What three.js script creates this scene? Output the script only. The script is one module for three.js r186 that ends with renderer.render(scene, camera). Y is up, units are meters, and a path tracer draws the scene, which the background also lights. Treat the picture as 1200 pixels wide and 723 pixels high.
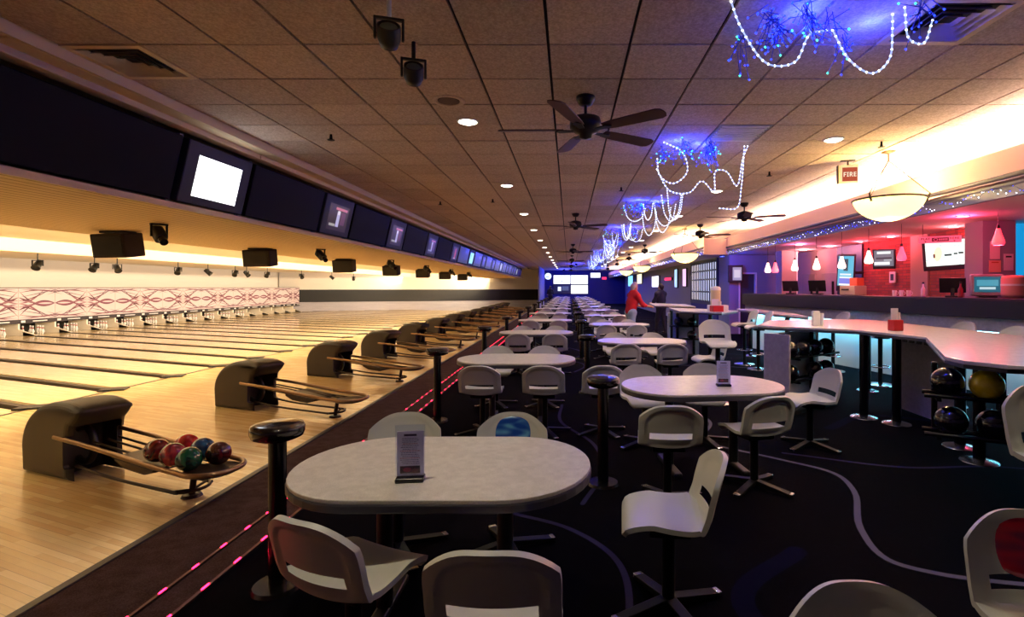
import * as THREE from 'three';
import { RoundedBoxGeometry } from 'three/addons/geometries/RoundedBoxGeometry.js';
import { mergeGeometries, toCreasedNormals } from 'three/addons/utils/BufferGeometryUtils.js';
import { MarchingCubes } from 'three/addons/objects/MarchingCubes.js';
import { RectAreaLightUniformsLib } from 'three/addons/lights/RectAreaLightUniformsLib.js';
import { Brush, Evaluator, SUBTRACTION } from 'three-bvh-csg';

// ---------------------------------------------------------------- camera, light, exposure
// x to the right, y up, the camera looks down -z along the seating area; depth d = -z.
const scene = new THREE.Scene();
scene.background = new THREE.Color(0x000000);
const renderer = new THREE.WebGLRenderer({ antialias: true });
renderer.toneMapping = THREE.LinearToneMapping;
renderer.toneMappingExposure = 1.1;
renderer.shadowMap.enabled = true;
RectAreaLightUniformsLib.init();
const FOCAL = 610, FW = 1200, FH = 723;
const camera = new THREE.PerspectiveCamera(2 * Math.atan(FH / 2 / FOCAL) * 180 / Math.PI, FW / FH, 0.05, 200);
camera.position.set(0, 1.62, 0);
camera.lookAt(0, 1.62, -10);
camera.setViewOffset(FW, FH, -67, 24.5, FW, FH);

// strips of light in the ceiling coves over the lanes and above the bar (fixtures are built further down)
function rectLight(color, intensity, w, h, pos, target) {
  const l = new THREE.RectAreaLight(color, intensity, w, h);
  l.position.set(...pos); l.lookAt(...target); scene.add(l); return l;
}
const LANE_LIGHT = 0xffe8c2;
rectLight(LANE_LIGHT, 160, 50, 0.16, [-7.5, 2.67, -24], [-9.5, 2.62, -24]);
rectLight(0xfff2e2, 36, 44, 0.16, [-14.9, 2.67, -28], [-17, 2.5, -28]);
rectLight(0xffdcc8, 140, 12, 0.14, [4.85, 3.02, -9.2], [4.75, 3.6, -9.2]);
rectLight(0xffdcc8, 140, 34, 0.14, [4.15, 3.02, -33], [4.05, 3.6, -33]);

// ---------------------------------------------------------------- helpers
const D2R = Math.PI / 180;
let seed = 7;
function rnd() { seed = (seed * 1664525 + 1013904223) >>> 0; return seed / 4294967296; }
const rr = (a, b) => a + (b - a) * rnd();
const used = {};
function numbered(n) { const k = used[n] = (used[n] ?? -1) + 1; return k ? n + '_' + String(k).padStart(3, '0') : n; }
function tr(g, x = 0, y = 0, z = 0, rx = 0, ry = 0, rz = 0) {
  const m = new THREE.Matrix4().makeRotationFromEuler(new THREE.Euler(rx, ry, rz)); m.setPosition(x, y, z);
  g.applyMatrix4(m); return g;
}
const box = (w, h, d, x = 0, y = 0, z = 0, rx = 0, ry = 0, rz = 0) => tr(new THREE.BoxGeometry(w, h, d), x, y, z, rx, ry, rz);
const rbox = (w, h, d, r, x = 0, y = 0, z = 0, rx = 0, ry = 0, rz = 0) => tr(new RoundedBoxGeometry(w, h, d, 2, Math.min(r, w / 2.01, h / 2.01, d / 2.01)), x, y, z, rx, ry, rz);
const cyl = (r0, r1, h, x = 0, y = 0, z = 0, seg = 20, rx = 0, ry = 0, rz = 0) => tr(new THREE.CylinderGeometry(r0, r1, h, seg), x, y, z, rx, ry, rz);
const sph = (r, x, y, z, a = 16, b = 12) => tr(new THREE.SphereGeometry(r, a, b), x, y, z);
const V = (x, y, z) => new THREE.Vector3(x, y, z);
function tube(pts, r, seg = 40, rad = 8, closed = false) {
  return new THREE.TubeGeometry(new THREE.CatmullRomCurve3(pts.map(p => V(...p)), closed, 'catmullrom', 0.5), seg, r, rad, closed);
}
function polytube(pts, r, rad = 8) {           // straight runs joined at the corners
  const out = [];
  for (let i = 0; i + 1 < pts.length; i++) {
    const a = V(...pts[i]), b = V(...pts[i + 1]), l = a.distanceTo(b);
    const g = new THREE.CylinderGeometry(r, r, l, rad);
    g.applyQuaternion(new THREE.Quaternion().setFromUnitVectors(V(0, 1, 0), b.clone().sub(a).normalize()));
    g.translate((a.x + b.x) / 2, (a.y + b.y) / 2, (a.z + b.z) / 2); out.push(g);
  }
  return merge(out);
}
const lathe = (pts, seg = 32) => new THREE.LatheGeometry(pts.map(p => new THREE.Vector2(...p)), seg);
function extrude(pts, depth, bevel = 0, seg = 2, curve = 12) {
  const s = Array.isArray(pts) ? new THREE.Shape(pts.map(p => new THREE.Vector2(...p))) : pts;
  return new THREE.ExtrudeGeometry(s, { depth, bevelEnabled: bevel > 0, bevelThickness: bevel, bevelSize: bevel, bevelOffset: -bevel, bevelSegments: seg, curveSegments: curve });
}
// a flat slab lying at height y, outline given as [x, depth]
function slab(pts, y, t, bevel = 0) {
  const g = extrude(pts.map(([x, d]) => [x, d]), t - 2 * bevel, bevel);
  g.rotateX(-Math.PI / 2); g.translate(0, y - t + bevel, 0); return g;
}
function merge(gs) {
  if (!Array.isArray(gs)) return gs;
  if (gs.length === 1) return gs[0];
  const ns = gs.map(g => { const n = g.index ? g.toNonIndexed() : g; for (const k of Object.keys(n.attributes)) if (!['position', 'normal', 'uv'].includes(k)) n.deleteAttribute(k); return n; });
  return mergeGeometries(ns, false);
}
// texture coordinates in metres on the face that each triangle looks along
function metric(g) {
  g = g.index ? g.toNonIndexed() : g;
  const p = g.attributes.position, n = g.attributes.normal, uv = new Float32Array(p.count * 2);
  for (let i = 0; i < p.count; i += 3) {
    let ax = 0, ay = 0, az = 0;
    for (let k = 0; k < 3; k++) { ax += n.getX(i + k); ay += n.getY(i + k); az += n.getZ(i + k); }
    ax = Math.abs(ax); ay = Math.abs(ay); az = Math.abs(az);
    for (let k = 0; k < 3; k++) {
      const x = p.getX(i + k), y = p.getY(i + k), z = p.getZ(i + k), j = 2 * (i + k);
      if (ay >= ax && ay >= az) { uv[j] = x; uv[j + 1] = -z; } else if (ax >= az) { uv[j] = -z; uv[j + 1] = y; } else { uv[j] = x; uv[j + 1] = y; }
    }
  }
  g.setAttribute('uv', new THREE.BufferAttribute(uv, 2)); return g;
}
function mesh(name, gs, mat, parent = scene) {
  const m = new THREE.Mesh(merge(gs), mat);
  m.name = parent === scene ? numbered(name) : name; parent.add(m); return m;
}
function thing(name, label, category, [x, y, z] = [0, 0, 0], turn = 0, group) {
  const o = new THREE.Group(); o.name = numbered(name); scene.add(o);
  o.position.set(x, y, z); o.rotation.y = turn; o.userData = { label, category };
  if (group) o.userData.group = group; return o;
}
function tag(o, label, category, group) { o.userData = { ...o.userData, label, category }; if (group) o.userData.group = group; return o; }
function struct(name, gs, mat, label, parent = scene) {
  const o = gs ? mesh(name, gs, mat, parent) : new THREE.Group();
  if (!gs) { o.name = numbered(name); scene.add(o); }
  if (parent === scene) { o.userData.kind = 'structure'; if (label) { o.userData.label = label; o.userData.category = name.split('_')[0]; } }
  return o;
}
function dup(root, [x, y, z], turn, label, group) {
  const r = root.clone(); r.name = numbered(root.name.replace(/_\d{3}$/, '')); scene.add(r);
  r.position.set(x, y, z); r.rotation.y = turn; r.userData = { ...root.userData };
  if (label) r.userData.label = label;
  if (group) r.userData.group = group; return r;
}
const stuff = o => { o.userData.kind = 'stuff'; return o; };

// ---------------------------------------------------------------- textures and materials
function noiseGrid(n) { const a = new Float32Array(n * n); for (let i = 0; i < a.length; i++) a[i] = rnd(); return a; }
const NG = noiseGrid(64);
function vnoise(x, y, n = 64) {           // repeats every n cells
  const xi = Math.floor(x), yi = Math.floor(y), fx = x - xi, fy = y - yi, sx = fx * fx * (3 - 2 * fx), sy = fy * fy * (3 - 2 * fy);
  const at = (i, j) => NG[(((j % n) + n) % n) * 64 + (((i % n) + n) % n)];
  return (at(xi, yi) * (1 - sx) + at(xi + 1, yi) * sx) * (1 - sy) + (at(xi, yi + 1) * (1 - sx) + at(xi + 1, yi + 1) * sx) * sy;
}
function dataTex(w, h, fn, metres = 1, srgb = true, metresV = metres) {
  const a = new Uint8Array(w * h * 4);
  for (let j = 0; j < h; j++) for (let i = 0; i < w; i++) {
    const c = fn(i / w, j / h, i, j), k = 4 * (j * w + i);
    for (let q = 0; q < 3; q++) a[k + q] = Math.max(0, Math.min(255, Math.round(c[q])));
    a[k + 3] = 255;
  }
  const t = new THREE.DataTexture(a, w, h); t.wrapS = t.wrapT = THREE.RepeatWrapping; t.magFilter = THREE.LinearFilter; t.minFilter = THREE.LinearMipmapLinearFilter;
  if (srgb) t.colorSpace = THREE.SRGBColorSpace; t.repeat.set(1 / metres, 1 / metresV); t.needsUpdate = true; return t;
}
function canvasTex(w, h, draw, repeat) {
  const c = document.createElement('canvas'); c.width = w; c.height = h; draw(c.getContext('2d'), w, h);
  const t = new THREE.CanvasTexture(c); t.colorSpace = THREE.SRGBColorSpace; t.magFilter = THREE.LinearFilter;
  if (repeat) { t.wrapS = t.wrapT = THREE.RepeatWrapping; t.repeat.set(...repeat); } return t;
}
const std = (color, roughness = 0.6, metalness = 0, extra = {}) => new THREE.MeshStandardMaterial({ color, roughness, metalness, ...extra });
const glow = (color, k = 1, base = 0x111111) => new THREE.MeshStandardMaterial({ color: base, emissive: color, emissiveIntensity: k, roughness: 0.5 });
const speckle = (c, amp, metres, n = 256) => dataTex(n, n, (u, v) => { const k = (rnd() - 0.5) * amp + (vnoise(u * 16, v * 16, 16) - 0.5) * amp * 0.5; return c.map(q => q + k); }, metres);
// narrow maple strips, lengths of board staggered
const boardTone = Array.from({ length: 20 }, () => Array.from({ length: 4 }, () => rr(-1, 1)));
const woodTex = (base, dark, amp) => dataTex(1024, 512, (u, v) => {
  const b = Math.floor(v * 20), fv = v * 20 - b, off = (b * 0.37) % 1, seg = Math.floor(((u + off) % 1) * 4);
  const t = boardTone[b][seg] * amp, gr = (vnoise(u * 8, v * 64 * 3 + b * 7) - 0.5) * 0.35 + (vnoise(u * 60, v * 60 * 4 + b * 3) - 0.5) * 0.2;
  const k = 0.5 + t * 0.5 + gr * 0.6, edge = fv < 0.05 ? 0.8 : 1;
  return base.map((q, i) => (q * (1 - k) + dark[i] * k) * edge);
}, 3.2, true, 1.1);
const M = {};
M.approach = std(0xffffff, 0.2, 0, { map: woodTex([230, 204, 146], [202, 166, 106], 0.8) });
M.lane = std(0xffffff, 0.12, 0, { map: woodTex([236, 214, 166], [218, 188, 134], 0.7) });
M.gutter = std(0x1b1612, 0.45);
M.cap = std(0x2a2119, 0.4);
M.trimDark = std(0x1c120d, 0.4);
// carpet: near-black navy pile with pale ribbons printed in it (8 m repeat, drawn where the ribbons lie)
M.carpet = new THREE.MeshPhysicalMaterial({ color: 0xffffff, roughness: 1, specularIntensity: 0.06, map: canvasTex(2048, 2048, (c, w) => {
  const s = w / 8, X = x => (x + 2) * s, Y = d => w - d * s;
  c.fillStyle = '#050409'; c.fillRect(0, 0, w, w);
  for (let i = 0; i < 30000; i++) { const k = rnd(); c.fillStyle = k < 0.5 ? '#08071080' : k < 0.8 ? '#03020680' : '#0c0a1880'; c.fillRect(rnd() * w, rnd() * w, 3 + rnd() * 4, 3 + rnd() * 4); }
  const line = (pts, wd, col) => { c.strokeStyle = col; c.lineWidth = wd * s; c.lineCap = 'round'; const cv = new THREE.CatmullRomCurve3(pts.map(([x, d]) => V(x, d, 0))); c.beginPath(); cv.getPoints(60).forEach((p, i) => i ? c.lineTo(X(p.x), Y(p.y)) : c.moveTo(X(p.x), Y(p.y))); c.stroke(); };
  const pale = '#5a5568', mid = '#2c2846', blue = '#090920', red = '#160812';
  line([[1.55, 5.3], [2.0, 4.9], [2.31, 4.55], [2.27, 4.15], [1.96, 3.5], [1.9, 3.1], [2.09, 2.95], [2.4, 2.86], [3.2, 2.7], [4.2, 2.1], [4.6, 1.2]], 0.045, pale);
  line([[0.1, 2.0], [0.3, 2.6], [0.28, 3.1], [0.0, 3.5], [-0.5, 3.8], [-1.2, 4.4], [-1.5, 5.4]], 0.04, mid);
  line([[0.1, 3.9], [0.3, 4.6], [0.25, 5.4], [-0.1, 6.3], [-0.1, 7.2]], 0.04, mid);
  line([[1.4, 5.6], [1.7, 6.3], [1.5, 7.1], [0.9, 7.6]], 0.04, pale);
  line([[2.1, 5.1], [3.0, 4.7], [3.9, 4.7], [5.2, 4.2]], 0.04, mid);
  line([[0.8, 1.0], [1.1, 1.9], [0.9, 2.7], [1.4, 3.2]], 0.12, blue);
  line([[3.0, 6.0], [3.8, 6.6], [4.8, 6.2], [5.6, 6.9]], 0.12, blue);
  line([[3.4, 3.6], [4.0, 4.0], [4.9, 3.4]], 0.2, red);
}, [1 / 8, 1 / 8]) });
M.carpet.map.offset.set(2 / 8, 0);
M.carpetStrip = new THREE.MeshPhysicalMaterial({ color: 0xffffff, roughness: 1, specularIntensity: 0.08, map: speckle([66, 48, 44], 26, 1.2) });
M.tiles = [[188, 166, 148], [180, 159, 142], [194, 172, 154]].map(c => std(0xffffff, 0.95, 0, { map: dataTex(256, 256, (u, v) => { const k = (rnd() - 0.5) * 34 + (vnoise(u * 48, v * 48, 48) - 0.5) * 34 + (vnoise(u * 12, v * 12, 12) - 0.5) * 10; return c.map(q => q + k); }, 0.61) }));
M.grid = std(0x17110f, 0.8);
M.beige = std(0xe2caa0, 0.75);
M.beigeSlat = std(0xffffff, 0.7, 0, { map: dataTex(64, 64, (u, v) => u < 0.14 ? [118, 98, 70] : [206, 182, 144], 0.12) });
M.ceilWhite = std(0xf4ead6, 0.9);
M.wallWhite = std(0xe9dfd2, 0.9);
M.black = std(0x070707, 0.5);
M.blackGloss = std(0x060608, 0.25);
M.blackMetal = new THREE.MeshPhysicalMaterial({ color: 0x050506, roughness: 0.5, specularIntensity: 0.3 });
M.screenOff = new THREE.MeshPhysicalMaterial({ color: 0x010102, roughness: 0.6, specularIntensity: 0.25 });
M.bezel = std(0x081226, 0.55);
M.chrome = std(0xc8c8d0, 0.2, 1);
M.bronze = std(0x8a6d52, 0.32, 0.75);
M.bronzeDark = std(0x3a2b22, 0.4, 0.5);
M.hood = std(0x1b100a, 0.5);
M.hoodDark = std(0x0d0807, 0.6);
M.plastic = std(0xb9bab4, 0.42);
M.plasticEdge = std(0x9a9a98, 0.5);
M.laminate = std(0xffffff, 0.35, 0, { map: speckle([196, 192, 180], 34, 0.5) });
M.laminateEdge = std(0x35343c, 0.4);
M.counterTop = std(0xffffff, 0.22, 0, { map: speckle([206, 198, 200], 22, 0.5) });
M.greyPanel = std(0xffffff, 0.8, 0, { map: speckle([172, 167, 174], 30, 0.5) });
M.navy = std(0x14122c, 0.5);
M.navyWall = std(0x2a2a5a, 0.85);
M.blueGrey = std(0x8a8898, 0.85);
M.pinkWall = std(0x9c8280, 0.85);
M.fascia = std(0xd7b3aa, 0.8);
M.mold = std(0x3f3542, 0.5);
M.barCeil = std(0xc9a6a4, 0.85);
M.brick = std(0xffffff, 0.85, 0, { map: dataTex(256, 256, (u, v) => {
  const row = Math.floor(v * 16), fv = v * 16 - row, fu = (u * 4 + (row % 2) * 0.5) % 1, j = fv < 0.14 || fu < 0.05;
  const k = (vnoise(Math.floor(u * 4 + (row % 2) * 0.5) * 3.3, row * 2.7) - 0.5) * 50 + (rnd() - 0.5) * 14; return j ? [92, 66, 62] : [138 + k, 62 + k * 0.5, 54 + k * 0.4];
}, 1.07) });
M.doorGrey = std(0x8d7b78, 0.7);
M.wood = std(0x4a2618, 0.5);
M.fanBody = std(0x1a0f0c, 0.45, 0.3);
M.bladeWood = std(0x4a2218, 0.5);
M.red = std(0xb01422, 0.5);
M.white = std(0xe4e2de, 0.6);
M.paper = std(0xded8dc, 0.8);
M.acrylic = new THREE.MeshPhysicalMaterial({ color: 0xf4f6ff, transmission: 1, thickness: 0, roughness: 0.05, ior: 1.45 });
M.skin = std(0xb98468, 0.6);
M.lampWhite = glow(0xfff2dc, 9, 0xffffff);

// ---------------------------------------------------------------- the setting
const EYE = 1.62, CEIL = 3.36, LOW = -0.36, FAR = 52;
const SLANT = 0.40;                                   // lanes leave the seating area at an angle
const laneD = (x, s) => s + (-3.35 - x) * SLANT;      // depth of a point x on the lane line s
const flr = struct('floor', null, null, 'near-black patterned carpet floor of the seating area');
{
  mesh('carpet', metric(slab([[-1.94, -4], [12, -4], [12, FAR + 0.5], [-1.94, FAR + 0.5]], 0, 0.6)), M.carpet, flr);
  mesh('step_tread', metric(slab([[-2.38, -4], [-1.94, -4], [-1.94, FAR], [-2.38, FAR]], -0.18, 0.4)), M.carpetStrip, flr);
  mesh('landing', metric(slab([[-3.31, -4], [-2.38, -4], [-2.38, FAR], [-3.31, FAR]], LOW, 0.3)), M.carpetStrip, flr);
  mesh('edge_trim', slab([[-3.38, -4], [-3.31, -4], [-3.31, 43.4], [-3.38, 43.4]], LOW + 0.012, 0.05, 0.005), M.trimDark, flr);
}
{ // approach of maple strips, laid along the lanes
  const g = new THREE.BufferGeometry(), q = [[-3.37, -4], [-3.37, 43.2], [-8.8, 43.2], [-8.8, -4]].map(([x, s]) => [x, laneD(x, s)]);
  const c = Math.cos(Math.atan(SLANT)), sn = Math.sin(Math.atan(SLANT)), pos = [], uv = [], idx = [];
  for (const y of [LOW, LOW - 0.05]) for (const [x, d] of q) { pos.push(x, y, -d); uv.push(-x * c + d * sn, x * sn + d * c); }
  idx.push(0, 1, 2, 0, 2, 3, 4, 6, 5, 4, 7, 6);
  for (let i = 0; i < 4; i++) { const j = (i + 1) % 4; idx.push(i, i + 4, j, j, i + 4, j + 4); }
  g.setAttribute('position', new THREE.Float32BufferAttribute(pos, 3)); g.setAttribute('uv', new THREE.Float32BufferAttribute(uv, 2)); g.setIndex(idx);
  const n = g.toNonIndexed(); n.computeVertexNormals();
  const f = struct('floor', n, M.approach, 'polished honey-coloured maple approach floor before the lanes');
  mesh('foul_line', slab([[-8.82, 0], [-8.76, 0], [-8.76, 45.3], [-8.82, 45.3]], LOW + 0.004, 0.01), M.trimDark, f);
}
// lane bed under everything on the left
struct('floor_base', slab([[-25, -4], [-3.35, -4], [-3.35, 43.4], [-25, 52]], LOW - 0.17, 0.2), M.gutter, 'dark floor under the gutters');

// seating-area ceiling: black T-bar grid with square mineral tiles; 300 nearest are parts, the rest one part
const CP = 0.585, CD = 0.61, CX0 = -3.66;
const vents = [[-3.66, 3.72, 'square'], [2.19, 3.11, 'square'], [1.605, 5.55, 'egg']];
const ceil = struct('ceiling', null, null, 'suspended ceiling of square mineral tiles in a black grid');
{
  mesh('grid', box(9.0, 0.05, FAR + 4, 0.85, CEIL + 0.045, -FAR / 2 + 2), M.grid, ceil);
  mesh('slab_edge', box(9.3, 0.02, FAR + 4, 1.0, CEIL + 0.3, -FAR / 2 + 2), M.grid, ceil);
  const cells = [];
  for (let i = 0; i < 15; i++) for (let j = -6; j < 84; j++) {
    const x = CX0 + CP * (i + 0.5), d = 3.11 - CD * 2 + CD * (j + 0.5);
    if (x > 5.1 || d > FAR) continue;
    const px = 667 + 610 * x / d; const inView = d > 1.3 && px > -60 && px < 1260 && 337 - 610 * 1.74 / d > -40;
    if (vents.some(([vx, vd]) => Math.abs(vx + CP / 2 - x) < 0.2 && Math.abs(vd + CD / 2 - d) < 0.2)) continue;
    cells.push([x, d, inView]);
  }
  cells.sort((a, b) => (b[2] - a[2]) || a[1] - b[1]);
  const tg = metric(new THREE.BoxGeometry(CP - 0.022, 0.03, CD - 0.016));
  const rest = [[], [], []];
  cells.forEach(([x, d], k) => {
    const v = Math.floor(rnd() * 3), dy = rr(-0.002, 0.002);
    if (k < 300) { const m = mesh('ceiling_tile', tg, M.tiles[v], ceil); m.position.set(x, CEIL + 0.012 + dy, -d); }
    else rest[v].push(tg.clone().translate(x, CEIL + 0.012 + dy, -d));
  });
  stuff(mesh('ceiling_tiles_far', rest.flat(), M.tiles[0], ceil));
}
// bulkhead with the overhead displays, stepped beige panels under the ceiling edge
{
  const w = struct('trim_1', null, null, 'stepped beige crown above the row of overhead displays');
  const L = FAR - 4, zc = -(L / 2) + 2.5;
  mesh('crown_panel', box(0.02, 0.12, L, -3.67, CEIL - 0.03, zc), M.beige, w);
  for (let k = 0; k < 16; k++) {       // separate crown panels with joints between
    const d0 = 0.4 + k * 3.05, m = mesh('crown_panel', merge([rbox(0.2, 0.06, 3.03, 0.01, -3.79, CEIL - 0.06, -(d0 + 1.5)), rbox(0.13, 0.06, 3.03, 0.01, -3.9, CEIL - 0.115, -(d0 + 1.5))]), M.beige, w);
  }
  mesh('back_panel', box(0.06, 0.95, L, -4.38, 2.93, zc), M.beige, w);
  const c2 = struct('ceiling', metric(box(3.3, 0.05, L, -5.67, 2.455, zc)), M.beigeSlat, 'low beige slatted ceiling over the approach');
  mesh('edge_lip', box(0.05, 0.2, L, -7.3, 2.53, zc), M.ceilWhite, c2);
  mesh('edge_strip', box(0.02, 0.06, L, -4.01, 2.455, zc), M.beige, c2);
  const c3 = struct('ceiling', null, null, 'bright white cove-lit ceiling above the lanes');
  mesh('upper_panel', box(7.6, 0.06, FAR + 4, -10.9, 2.92, -FAR / 2 + 2), M.ceilWhite, c3);
  mesh('drop_panel', box(0.5, 0.08, FAR + 4, -14.55, 2.6, -FAR / 2 + 2), M.ceilWhite, c3);
  mesh('drop_face', box(0.06, 0.34, FAR + 4, -14.3, 2.76, -FAR / 2 + 2), M.ceilWhite, c3);
  mesh('upper_panel', box(9.4, 0.06, FAR + 4, -19.4, 2.92, -FAR / 2 + 2), M.ceilWhite, c3);
  mesh('riser', box(0.06, 0.45, FAR + 4, -7.22, 2.74, -FAR / 2 + 2), M.ceilWhite, c3);
}
struct('wall_left', box(0.2, 3.6, 44, -24.2, 1.3, -30), M.wallWhite, 'white wall above the pin decks');
{ // far end wall of the lanes, with a dark band along its foot
  const x0 = -2.55, d0 = 43.1, x1 = -24, d1 = d0 + (x0 - x1) * SLANT, len = Math.hypot(x1 - x0, d1 - d0), a = Math.atan2(d1 - d0, x0 - x1);
  const w = struct('wall_end', null, null, 'white end wall of the lane hall with a dark band along its foot');
  w.position.set((x0 + x1) / 2, 0, -(d0 + d1) / 2); w.rotation.y = a;
  mesh('upper_wall', box(len, 2.0, 0.2, 0, 2.45, 0), M.wallWhite, w);
  mesh('dark_band', box(len, 1.05, 0.26, 0, 0.92, 0), M.black, w);
  mesh('lower_wall', box(len, 1.0, 0.2, 0, -0.1, 0), M.greyPanel, w);
}
struct('wall_corner', box(0.12, 3.8, FAR - 43, -2.5, 1.5, -(FAR + 43) / 2), M.blueGrey, 'narrow wall at the end of the lane hall');
struct('wall_back', box(9.5, 3.9, 0.2, 1.6, 1.6, -FAR - 0.1), M.navyWall, 'blue-lit far wall carrying the video screens');
struct('wall_front', box(40, 4.4, 0.2, -6, 1.4, 4.1), M.blueGrey, 'wall behind the seating area');
struct('wall_right', box(0.2, 3.6, FAR - 18.2, 5.7, 1.7, -(FAR + 18.2) / 2), M.blueGrey, 'grey wall beyond the bar');

// soffit over the bar: pink fascia, dark mouldings, cove on top
function soffit(x, d0, d1, label) {
  const s = struct('trim_2', null, null, label), L = d1 - d0, z = -(d0 + d1) / 2;
  mesh('fascia', box(0.06, 0.3, L, x + 0.03, 2.93, z), M.fascia, s);
  mesh('moulding', merge([rbox(0.07, 0.05, L, 0.02, x, 2.79, z), rbox(0.05, 0.05, L, 0.02, x + 0.02, 2.71, z)]), M.mold, s);
  mesh('lower_band', box(0.06, 0.14, L, x + 0.05, 2.65, z), M.mold, s);
  mesh('cove_shelf', box(0.6, 0.04, L, x + 0.32, 2.96, z), M.ceilWhite, s);
  return s;
}
soffit(4.6, 1.5, 15.2, 'pinkish soffit fascia with dark mouldings above the bar front');
const sf2 = soffit(3.93, 15.2, FAR, 'pinkish soffit fascia running on beyond the bar');
mesh('end_face', box(0.7, 0.46, 0.06, 4.28, 2.81, -15.2), M.fascia, sf2);
struct('ceiling', box(7.2, 0.06, 17.3, 8.2, 2.78, -9.8), M.barCeil, 'low ceiling over the bar, lit pink');
struct('ceiling', box(2.0, 0.06, FAR - 18, 4.95, 2.78, -(FAR + 18) / 2), M.barCeil, 'low ceiling beyond the bar');
struct('ceiling', box(1.0, 0.06, FAR - 1, 5.0, CEIL + 0.03, -(FAR) / 2), M.ceilWhite, 'white cove ceiling strip above the soffit');
struct('wall_bar', null, null, 'red brick and plaster back wall of the bar');
{
  const w = scene.children[scene.children.length - 1];
  mesh('brick_panel', metric(box(0.1, 2.8, 1.9, 7.6, 1.4, -12.4)), M.brick, w);
  mesh('brick_panel', metric(box(0.1, 2.8, 1.9, 7.6, 1.4, -9.95)), M.brick, w);
  mesh('partition', box(0.12, 2.8, 0.55, 7.58, 1.4, -11.2), M.pinkWall, w);
  mesh('plaster_panel', box(0.1, 2.8, 3.7, 7.6, 1.4, -16.5), M.pinkWall, w);
  mesh('dark_panel', box(0.12, 2.8, 1.25, 7.58, 1.4, -14.0), M.navy, w);
  mesh('rear_fill', box(0.1, 2.8, 9, 7.72, 1.4, -13.8), M.pinkWall, w);
}
{ // pillar with the notice board, and the wall that closes the bar
  struct('wall_pillar', box(0.56, 2.75, 0.4, 7.27, 1.375, -9.0), M.blueGrey, 'grey pillar with pinned notices beside the blue panel');
  struct('wall_bar_side', box(4.4, 2.75, 0.1, 9.6, 1.375, -9.3), M.blueGrey, 'wall beside the bar');
  struct('wall_bar_end', merge([box(0.35, 2.75, 0.14, 5.78, 1.375, -18.3), box(1.3, 2.75, 0.14, 7.2, 1.375, -18.3), box(0.6, 0.65, 0.14, 6.25, 2.43, -18.3)]), M.blueGrey, 'blue-grey wall with a doorway at the end of the bar');
  struct('wall_right_near', box(0.2, 4, 14, 12, 1.6, -3), M.blueGrey, 'wall beyond the right edge');
}
{ // doorway
  const d = struct('door_1', null, null, 'dark doorway with a pale frame at the end of the bar');
  mesh('door_frame', merge([box(0.05, 2.1, 0.18, 5.96, 1.05, -18.3), box(0.05, 2.1, 0.18, 6.54, 1.05, -18.3), box(0.63, 0.05, 0.18, 6.25, 2.12, -18.3)]), M.white, d);
  mesh('door_leaf', box(0.56, 2.1, 0.04, 6.25, 1.05, -18.36), std(0x30323c, 0.6), d);
  for (const [dz, n] of [[-15.05, 'door_2'], [-16.35, 'door_3']]) {
    const o = struct(n, null, null, 'flush grey-brown door in the pink-lit back wall of the bar');
    mesh('door_leaf', rbox(0.05, 2.05, 0.9, 0.01, 7.53, 1.02, dz), M.doorGrey, o);
    mesh('handle', box(0.05, 0.5, 0.04, 7.48, 1.55, dz + 0.28), M.black, o);
  }
}
{ // pink column in front of the plaster wall
  const c = struct('wall_column', box(0.45, 2.75, 0.45, 6.75, 1.375, -16.2), M.pinkWall, 'square pinkish column behind the bar');
  mesh('corner_bead', box(0.03, 2.75, 0.03, 6.99, 1.375, -15.97), M.white, c);
}

// ---------------------------------------------------------------- the lanes
const LANE = 1.515, S0 = 4.85;
{
  const X0 = -8.82, X1 = -21.86;
  const par = (s0, s1, y, t, xa = X0, xb = X1) => slab([[xa, laneD(xa, s0)], [xa, laneD(xa, s1)], [xb, laneD(xb, s1)], [xb, laneD(xb, s0)]].reverse(), y, t);
  const c = Math.cos(Math.atan(SLANT)), sn = Math.sin(Math.atan(SLANT));
  const laneUV = g => { g = metric(g); const p = g.attributes.position, u = g.attributes.uv; for (let i = 0; i < p.count; i++) { const x = p.getX(i), d = -p.getZ(i); u.setXY(i, -x * c + d * sn, x * sn + d * c); } return g; };
  let proto;
  for (let k = 0; k < 25; k++) {
    const s = S0 + LANE * k;                       // near edge of the lane strip
    if (!proto) {
      const t = proto = thing('bowling_lane', 'glossy pale maple bowling lane between black gutters', 'lane', [0, 0, 0], 0, 'bowling lanes side by side');
      mesh('lane_surface', laneUV(par(s + 0.2, s + LANE - 0.2, LOW - 0.004, 0.06)), M.lane, t);
      for (const [a, b] of [[0.055, 0.2], [LANE - 0.2, LANE - 0.055]]) mesh('gutter', par(s + a, s + b, LOW - 0.075, 0.04), M.gutter, t);
      mesh('divider_cap', par(s - 0.055, s + 0.055, LOW + 0.012, 0.08), M.cap, t);
      const hx = X0 + 0.12;
      mesh('gutter_nose', tr(rbox(0.42, 0.035, 0.3, 0.015), hx - 0.1, LOW + 0.016, -laneD(hx - 0.1, s), 0, Math.atan(-SLANT) * -1, 0), M.blackGloss, t);
    } else dup(proto, [0, 0, -LANE * k], 0);
  }
}
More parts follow.
